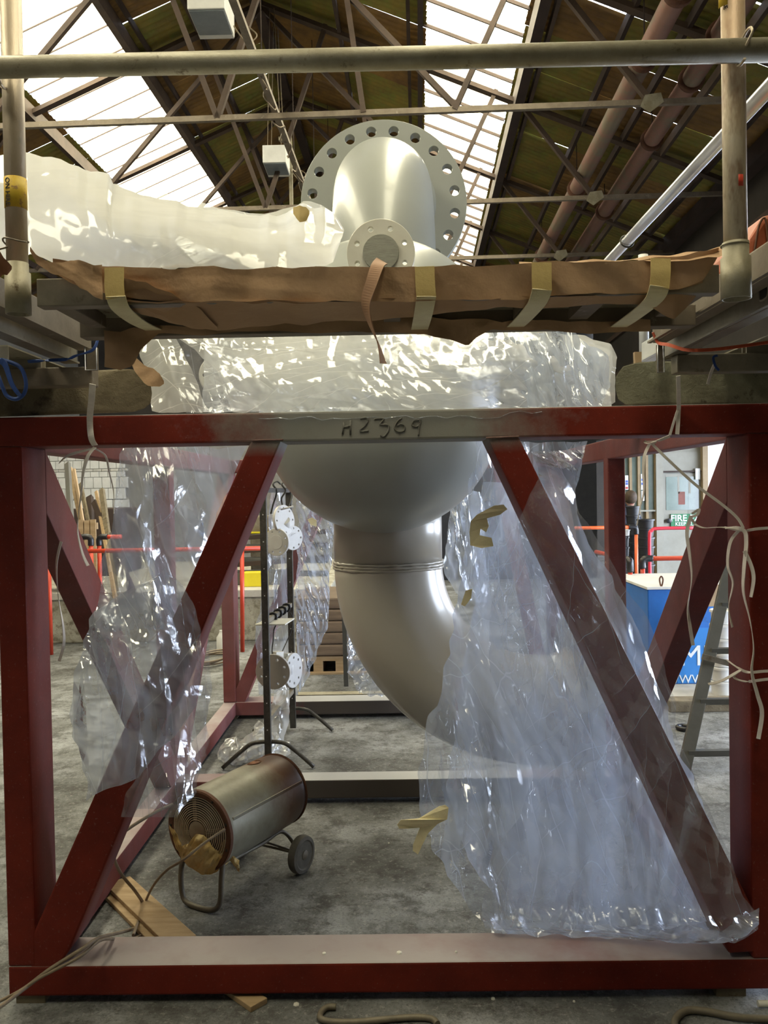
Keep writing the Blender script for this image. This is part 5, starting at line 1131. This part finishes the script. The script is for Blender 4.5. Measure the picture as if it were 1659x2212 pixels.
# right drape
sheets('plastic_drape', 'large clear polythene drape hanging over the right front brace to the floor', [
    ('back_fold', [(955, 1034, 1268, 3.12, 3.10), (1010, 1026, 1266, 3.14, 3.08), (1060, 1020, 1247, 3.16, 3.06), (1110, 1012, 1250, 3.2, 3.06), (1200, 1008, 1290, 3.25, 3.08), (1300, 990, 1345, 3.3, 3.1), (1400, 966, 1405, 3.3, 3.1), (1500, 945, 1440, 3.3, 3.1), (1600, 915, 1458, 3.3, 3.1), (1680, 898, 1500, 3.3, 3.1), (1740, 898, 1522, 3.28, 3.08), (1830, 928, 1560, 3.22, 3.06), (1920, 985, 1590, 3.16, 3.05), (1975, 1022, 1600, 3.12, 3.04), (2012, 1060, 1605, 3.06, 3.03)], PL_MID, dict(nu=110, nv=190, layers=LD, bulge=.10, seed=3, edge=7)),
    ('front_fold', [(975, 1150, 1262, 3.03, 3.03), (1030, 1166, 1240, 2.76, 2.9), (1070, 1150, 1238, 2.745, 2.78), (1110, 1130, 1255, 2.74, 2.75), (1200, 1096, 1310, 2.73, 2.73), (1340, 1060, 1395, 2.70, 2.71), (1450, 1060, 1440, 2.69, 2.70), (1530, 1100, 1458, 2.69, 2.70), (1600, 1130, 1462, 2.69, 2.70), (1680, 1150, 1500, 2.68, 2.70), (1760, 1120, 1532, 2.66, 2.70), (1850, 1070, 1572, 2.64, 2.70), (1930, 1050, 1600, 2.64, 2.69), (1975, 1040, 1636, 2.66, 2.66), (2005, 1050, 1640, 2.70, 2.62), (2035, 1400, 1590, 2.74, 2.62)], PL_CLEAR, dict(nu=90, nv=170, layers=[(3, 1.5, .03, 8, 20), (5, 5, .016, 12, 40), (4, 13, .005, 20, 60)], bulge=.05, seed=8, edge=5)),
    ('rear_fold', [(1040, 1040, 1170, 3.35, 3.35), (1300, 1030, 1300, 3.5, 3.4), (1550, 980, 1420, 3.55, 3.4), (1700, 960, 1480, 3.5, 3.35), (1850, 1000, 1540, 3.4, 3.3), (1960, 1080, 1590, 3.3, 3.2), (2010, 1120, 1600, 3.15, 3.1)], PL_MID, dict(nu=80, nv=120, layers=LD, bulge=.05, seed=14, edge=9)),
    ('trailing_hem', [(1060, 1985, 2016, 3.04, 2.96), (1180, 1990, 2022, 3.03, 2.94), (1300, 2000, 2024, 3.02, 2.92), (1420, 1998, 2030, 3.0, 2.86), (1520, 1990, 2040, 2.9, 2.76), (1600, 1975, 2030, 2.8, 2.72), (1640, 1960, 2000, 2.76, 2.72)], PL_MID, dict(nu=16, nv=120, layers=[(4, 6, .012, 80, 30), (6, 18, .005, 60, 60)], bulge=0, seed=21, edge=5, cols=True)),
], P(1250, 2010, 3.05))
# left drape
sheets('plastic_drape', 'clear polythene drape hanging beside and over the left front brace', [
    ('upper_fold', [(962, 262, 528, 3.10, 3.10), (1000, 252, 515, 3.08, 3.10), (1060, 243, 492, 3.06, 3.10), (1120, 236, 470, 3.04, 3.1), (1200, 218, 440, 3.0, 3.12), (1280, 205, 436, 2.9, 3.12), (1360, 196, 432, 2.72, 3.05)], PL_MID, dict(nu=80, nv=110, layers=LD, bulge=.06, seed=33, edge=5)),
    ('rear_fold', [(964, 300, 490, 3.2, 3.2), (1050, 320, 480, 3.2, 3.2), (1200, 270, 462, 3.2, 3.2), (1350, 230, 455, 3.2, 3.2), (1500, 260, 452, 3.2, 3.2), (1640, 290, 440, 3.2, 3.2), (1750, 270, 400, 3.15, 3.15)], PL_CLEAR, dict(nu=60, nv=110, layers=LD, bulge=0, seed=35, edge=8)),
    ('lower_fold', [(1235, 335, 350, 2.745, 2.745), (1275, 262, 392, 2.74, 2.745), (1310, 206, 418, 2.73, 2.745), (1345, 192, 428, 2.70, 2.74), (1400, 170, 434, 2.69, 2.72), (1460, 156, 432, 2.68, 2.70), (1530, 150, 425, 2.67, 2.70), (1590, 158, 380, 2.68, 2.70), (1640, 178, 340, 2.69, 2.71), (1690, 190, 300, 2.70, 2.72), (1722, 192, 205, 2.71, 2.71)], PL_MID, dict(nu=80, nv=110, layers=[(3, 2.2, .04, 25, 30), (5, 6, .016, 50, 50), (5, 16, .004, 0, 90)], bulge=.07, seed=41, edge=6, slant=-18)),
    ('clear_tail', [(1480, 330, 450, 2.75, 3.05), (1600, 300, 446, 2.74, 3.0), (1660, 300, 440, 2.72, 2.9), (1720, 272, 420, 2.72, 2.8), (1765, 262, 380, 2.72, 2.74)], PL_CLEAR, dict(nu=40, nv=60, layers=[(4, 3, .02, 10, 30)], bulge=.0, seed=43, edge=6)),
], P(320, 1650, 2.72))
# bunched film between the deck and the frame
HB = [(4, 2.5, .04, 84, 14), (5, 6, .012, 80, 18), (6, 18, .0025, 72, 30)]
sheets('plastic_bundle', 'milky polythene bundled across the vessel above the front beam', [
    ('left_strip', [(716, 300, 372, 3.0, 3.0), (760, 300, 395, 2.98, 3.0), (820, 318, 425, 2.95, 2.98), (889, 330, 450, 2.90, 2.95)], PL_MILK, dict(nu=40, nv=50, layers=[(4, 4, .03, 8, 14), (5, 11, .008, 10, 30)], bulge=.04, seed=50, edge=4)),
    ('clear_gap', [(712, 350, 520, 3.05, 3.05), (889, 400, 560, 3.0, 3.0)], PL_CLEAR, dict(nu=40, nv=50, layers=HB, bulge=0, seed=49, edge=6)),
    ('outer_layer', [(385, 708, 735, 3.05, 3.0), (430, 709, 765, 3.05, 3.0), (470, 709, 800, 3.05, 2.96), (500, 709, 889, 3.05, 2.92), (640, 708, 890, 3.05, 2.86), (820, 708, 892, 3.05, 2.82), (1000, 712, 889, 3.05, 2.84), (1150, 712, 884, 3.05, 2.88), (1260, 725, 880, 3.05, 2.92), (1318, 742, 876, 3.05, 2.95), (1332, 770, 868, 3.05, 2.98)], PL_MILK, dict(nu=90, nv=280, layers=HB, bulge=.10, seed=51, edge=4, cols=True)),
    ('inner_layer', [(440, 712, 890, 3.2, 3.05), (600, 712, 892, 3.2, 3.0), (800, 712, 892, 3.2, 3.0), (1000, 715, 892, 3.2, 3.0), (1200, 718, 886, 3.2, 3.0), (1320, 760, 880, 3.2, 3.0)], PL_MILK, dict(nu=60, nv=200, layers=HB, bulge=.04, seed=55, edge=4, cols=True)),
    ('hanging_tuck', [(716, 1035, 1240, 2.98, 2.98), (770, 1040, 1315, 2.97, 2.97), (830, 1030, 1320, 2.93, 2.95), (880, 1060, 1300, 2.85, 2.90)], PL_MID, dict(nu=80, nv=60, layers=[(4, 5, .05, 6, 16), (6, 14, .02, 10, 40)], bulge=.05, seed=57, edge=4)),
    ('beam_lap', [(560, 884, 900, 2.93, 2.793), (700, 884, 905, 2.92, 2.793), (850, 884, 903, 2.92, 2.793), (1000, 882, 902, 2.92, 2.793), (1100, 878, 896, 2.92, 2.793), (1170, 876, 888, 2.92, 2.793)], PL_MID, dict(nu=12, nv=140, layers=[(5, 12, .006, 60, 60)], bulge=0, seed=58, edge=5, cols=True)),
], P(820, 890, 2.9))
# thin film at the top left of that bundle
# bright bundle lying on the deck at the left
DB = [(4, 2.0, .05, 70, 60), (5, 5, .012, 50, 60), (4, 12, .002, 0, 90)]
top = [(-30, 345), (0, 338), (60, 334), (120, 348), (232, 374), (240, 392), (300, 408), (420, 440), (500, 456), (600, 462), (655, 438), (700, 448), (720, 458), (738, 490)]
bot = [585, 585, 556, 575, 584, 584, 584, 583, 582, 581, 585, 584, 572, 520]
sheets('plastic_bundle', 'bright white polythene bundle lying on the deck at the upper left', [
    ('near_side', [(t[0], t[1]+1, b, 2.35, 2.02) for t, b in zip(top, bot)], PL_WHITE, dict(nu=80, nv=200, layers=DB, bulge=.12, seed=61, edge=5, cols=True)),
    ('far_side', [(t[0], t[1], b-6, 2.40, 2.55) for t, b in zip(top, bot)], PL_MILK, dict(nu=50, nv=120, layers=DB, bulge=-.10, seed=62, edge=5, cols=True)),
], P(350, 584, 2.2))
tg = film('tape_scrap', [(634, 448, 462, 2.13, 2.13), (648, 442, 478, 2.12, 2.12), (662, 446, 474, 2.12, 2.12), (668, 452, 462, 2.12, 2.12)], TAPE, None, 8, 16, .3, None, 0, 71, 2, cols=True); tag(tg, 'yellow tape scrap stuck on the bright plastic bundle', 'tape')
# sheets hanging at the back
sheets('plastic_curtain', 'clear polythene curtain hanging behind the rack and left of the pipe', [
    ('curtain', [(1010, 640, 730, 5.9, 5.7), (1100, 642, 724, 5.9, 5.7), (1200, 640, 718, 5.9, 5.7), (1300, 636, 712, 5.9, 5.7), (1380, 640, 700, 5.9, 5.7), (1450, 642, 668, 5.9, 5.8), (1495, 640, 650, 5.9, 5.8)], PL_MID, dict(nu=50, nv=110, layers=[(4, 5, .07, 4, 10), (6, 14, .03, 6, 20)], bulge=.05, seed=81, edge=4)),
    ('rack_sheet', [(1056, 584, 628, 6.2, 6.2), (1200, 576, 626, 6.2, 6.2), (1340, 556, 628, 6.2, 6.2), (1400, 550, 632, 6.2, 6.2), (1500, 560, 640, 6.15, 6.2)], PL_MID, dict(nu=30, nv=80, layers=[(4, 5, .05, 4, 12), (5, 12, .02, 6, 20)], bulge=0, seed=82, edge=4)),
], P(680, 1480, 5.8))
sheets('plastic_curtain', 'clear polythene hanging right of the pipe behind the vessel', [
    ('curtain', [(1060, 975, 1040, 5.2, 5.2), (1150, 960, 1045, 5.2, 5.2), (1240, 955, 1050, 5.2, 5.2), (1300, 1000, 1060, 5.2, 5.2)], PL_MID, dict(nu=40, nv=60, layers=[(4, 5, .07, 4, 14), (6, 14, .03, 6, 20)], bulge=.05, seed=84, edge=5)),
], P(1000, 1290, 5.2))
sheets('plastic_heap', 'crumpled clear polythene spilling over the rear beam below the pipe', [
    ('heap', [(752, 1340, 1450, 6.55, 6.35), (780, 1370, 1498, 6.55, 6.32), (830, 1420, 1505, 6.5, 6.3), (870, 1470, 1520, 6.45, 6.2), (900, 1500, 1550, 6.4, 6.0), (928, 1535, 1562, 6.2, 5.9)], PL_MID, dict(nu=40, nv=60, layers=[(4, 6, .06, 30, 40), (6, 16, .03, 0, 90)], bulge=.06, seed=86, edge=6, cols=True)),
], P(840, 1500, 6.3))
sheets('plastic_heap', 'white crumpled polythene heap on the floor behind the heater', [
    ('floor_heap', [(468, 1625, 1640, 5.45, 5.38), (490, 1592, 1655, 5.5, 5.32), (520, 1600, 1655, 5.5, 5.3), (560, 1560, 1648, 5.6, 5.3), (600, 1590, 1640, 5.5, 5.3), (625, 1600, 1630, 5.5, 5.35)], PL_MILK, dict(nu=40, nv=60, layers=[(4, 8, .05, 30, 60), (6, 20, .025, 0, 90)], bulge=.08, seed=88, edge=5, cols=True)),
    ('rising_fold', [(1490, 602, 624, 5.6, 5.6), (1520, 585, 624, 5.6, 5.6), (1560, 566, 622, 5.6, 5.6), (1610, 540, 610, 5.55, 5.55), (1645, 520, 590, 5.45, 5.45)], PL_MILK, dict(nu=24, nv=50, layers=[(4, 8, .04, 10, 20), (6, 20, .02, 20, 60)], bulge=.03, seed=89, edge=3)),
], P(550, 1645, 5.4))
# bits of masking tape left on the right drape
def scrap(poly, Yd, mat, lab, bend=.01):
    from mathutils.geometry import tessellate_polygon
    pts = [P(x, y, Yd+bend*math.sin(x*.06+y*.03)) for x, y in poly]; fl_ = [V((x, -y, 0)) for x, y in poly]; n = len(pts)
    bm = bmesh.new(); A = [bm.verts.new(p) for p in pts]; B = [bm.verts.new(p+V((0, .0015, 0))) for p in pts]
    for a, b, c in tessellate_polygon([fl_]): bm.faces.new((A[a], A[b], A[c])); bm.faces.new((B[c], B[b], B[a]))
    for q in range(n): bm.faces.new((A[q], A[(q+1) % n], B[(q+1) % n], B[q]))
    o = mkbm('tape_scrap', bm, mat); return tag(o, lab, 'tape', 'scraps of masking tape on the drapes')
scrap([(858, 1781), (866, 1771), (905, 1768), (948, 1742), (962, 1739), (969, 1745), (966, 1770), (945, 1780), (925, 1800), (912, 1826), (903, 1846), (892, 1838), (892, 1826), (907, 1788), (880, 1790), (862, 1790)], 3.06, TAPEP, 'Y-shaped masking tape scrap on the left edge of the right drape')
scrap([(1017, 1126), (1030, 1112), (1052, 1100), (1068, 1092), (1088, 1090), (1096, 1100), (1080, 1112), (1052, 1120), (1056, 1136), (1050, 1150), (1038, 1142), (1036, 1156), (1062, 1162), (1066, 1180), (1040, 1184), (1016, 1178), (1014, 1150)], 2.99, TAPEP, 'curled masking tape scrap high on the right drape')
scrap([(1006, 1276), (1020, 1272), (1018, 1292), (1004, 1310), (996, 1306)], 3.02, TAPEP, 'small masking tape scrap beside the pipe bend')
scrap([(664, 1122), (674, 1118), (684, 1124), (684, 1138), (672, 1134)], 5.62, TAPEP, 'tiny masking tape scrap on the curtain by the rack')
scrap([(566, 1000), (0, 0), (0, 0)], 3, TAPEP, 'x') if 0 else None

# ================================================================== ribbons and straps
def rib(pts, wd, lab, mat=RIB, tw=0, t0=0, grp='white ribbon ties', cat='ribbon', name='ribbon_tie'):
    o = ribbon(name, [P(*p) for p in pts], wd, mat, None, 8, tw, t0=t0); return tag(o, lab, cat, grp)
rib([(200, 830, 2.64), (198, 860, 2.68), (194, 905, 2.782), (197, 945, 2.782), (205, 962, 2.80)], .020, 'white ribbon tied round the top beam below the left sleeper')
rib([(205, 966, 2.80), (190, 985, 2.78), (180, 1020, 2.78), (176, 1060, 2.78), (170, 1110, 2.78), (168, 1150, 2.78), (178, 1195, 2.78), (190, 1222, 2.78)], .013, 'long white ribbon tail curling in front of the left brace', tw=2.0)
rib([(207, 970, 2.82), (228, 985, 2.85), (236, 1020, 2.85), (245, 1060, 2.85), (246, 1110, 2.85)], .008, 'thin white ribbon tail beside the left drape', tw=1.5)
rib([(205, 968, 2.82), (175, 975, 2.84), (145, 985, 2.85), (128, 1000, 2.86)], .009, 'white ribbon looping left under the top beam', tw=1.5)
rib([(132, 1170, 2.9), (122, 1220, 2.9), (126, 1290, 2.9), (136, 1350, 2.9), (138, 1390, 2.9), (128, 1428, 2.9)], .010, 'faint white ribbon hanging by the front left post', tw=3)
rib([(1465, 812, 2.64), (1466, 850, 2.70), (1466, 885, 2.785), (1463, 938, 2.782)], .013, 'broad white ribbon tied round the top beam at the right')
rib([(1466, 880, 2.786), (1456, 910, 2.784), (1447, 940, 2.782)], .008, 'narrow white ribbon beside the broad one on the right')
rib([(1447, 942, 2.79), (1420, 952, 2.8), (1395, 954, 2.82), (1400, 958, 2.8), (1418, 955, 2.79)], .010, 'flat white ribbon knot under the right of the top beam')
rib([(1404, 957, 2.81), (1392, 985, 2.80), (1390, 1020, 2.80), (1391, 1060, 2.80), (1382, 1100, 2.80), (1376, 1135, 2.80)], .010, 'white ribbon hanging before the office windows', tw=2.2)
rib([(1408, 958, 2.80), (1440, 990, 2.79), (1500, 1045, 2.785), (1560, 1090, 2.78), (1592, 1118, 2.777), (1606, 1141, 2.775)], .009, 'white ribbon running down slantwise to the right post')
rib([(1500, 1132, 2.90), (1520, 1140, 2.86), (1560, 1139, 2.80), (1605, 1146, 2.785), (1640, 1142, 2.782), (1700, 1138, 2.782)], .009, 'white ribbon tied level round the right post')
rib([(1495, 1110, 2.88), (1510, 1100, 2.87), (1506, 1112, 2.87), (1493, 1118, 2.87), (1502, 1132, 2.87)], .009, 'small bow of white ribbon on the right side brace', tw=1.0)
rib([(1493, 1114, 2.86), (1484, 1150, 2.86), (1490, 1200, 2.86), (1494, 1250, 2.86), (1486, 1310, 2.86), (1490, 1350, 2.86), (1497, 1394, 2.86)], .012, 'white ribbon tail hanging before the right side brace', tw=3.4)
rib([(1566, 1140, 2.78), (1604, 1144, 2.775), (1612, 1170, 2.775), (1607, 1230, 2.772), (1606, 1280, 2.772), (1620, 1340, 2.772), (1628, 1400, 2.772), (1624, 1450, 2.772), (1636, 1500, 2.772), (1646, 1540, 2.772), (1638, 1596, 2.772)], .013, 'longest white ribbon tail down the right post', tw=3.6)
rib([(1608, 1190, 2.77), (1622, 1220, 2.77), (1628, 1250, 2.77), (1622, 1290, 2.77)], .012, 'short white ribbon tail on the face of the right post', tw=1.2)
rib([(1600, 1142, 2.78), (1578, 1170, 2.79), (1572, 1220, 2.79), (1583, 1260, 2.79), (1574, 1310, 2.79), (1582, 1355, 2.79)], .010, 'pale ribbon tail on the inner side of the right post', tw=2.5)
rib([(1700, 1448, 2.78), (1650, 1450, 2.78), (1615, 1452, 2.78), (1590, 1440, 2.79), (1570, 1425, 2.86)], .009, 'upper of two ribbons round the foot of the right post', tw=.4)
rib([(1700, 1462, 2.78), (1650, 1468, 2.78), (1610, 1472, 2.78), (1585, 1462, 2.79), (1600, 1448, 2.775), (1560, 1470, 2.77), (1530, 1478, 2.77)], .009, 'lower of two ribbons round the foot of the right post', tw=1.0)
rib([(1550, 768, 2.55), (1541, 772, 2.55), (1545, 790, 2.55), (1553, 800, 2.55)], .007, 'short blue string over the right box bar', BLUES, grp=None, cat='string', name='blue_string')
rib([(1544, 786, 2.6), (1536, 805, 2.6), (1529, 830, 2.6)], .009, 'short white ribbon end hanging below the blue string')
rib([(1410, 718, 2.62), (1422, 740, 2.62), (1445, 745, 2.55), (1485, 756, 2.5), (1540, 755, 2.45), (1600, 748, 2.4), (1690, 735, 2.35)], .010, 'orange strap hooked round the right beams', ORNS, t0=1.2, grp=None, cat='strap', name='orange_strap')
bl = tube('blue_strap', [P(x, y, 2.45) for x, y in ((-40, 770), (-10, 800), (5, 835), (15, 855), (35, 862), (52, 850), (56, 825), (45, 795), (20, 782), (-5, 778), (-30, 790))], .006, BLUES, None, 8, 6)
tag(bl, 'coil of blue webbing hanging at the left edge', 'strap')
rib([(0, 778, 2.43), (12, 790, 2.43), (26, 830, 2.43), (44, 856, 2.43)], .018, 'flat blue webbing loop in front of the left box bar', BLUES, tw=.8, grp=None, cat='strap', name='blue_strap')
rib([(60, 781, 2.62), (110, 778, 2.62), (145, 776, 2.60), (165, 768, 2.60), (200, 756, 2.60), (212, 730, 2.62), (218, 700, 2.66)], .010, 'blue string tied across the ends of the left beams', BLUES, t0=1.3, grp=None, cat='string', name='blue_string')
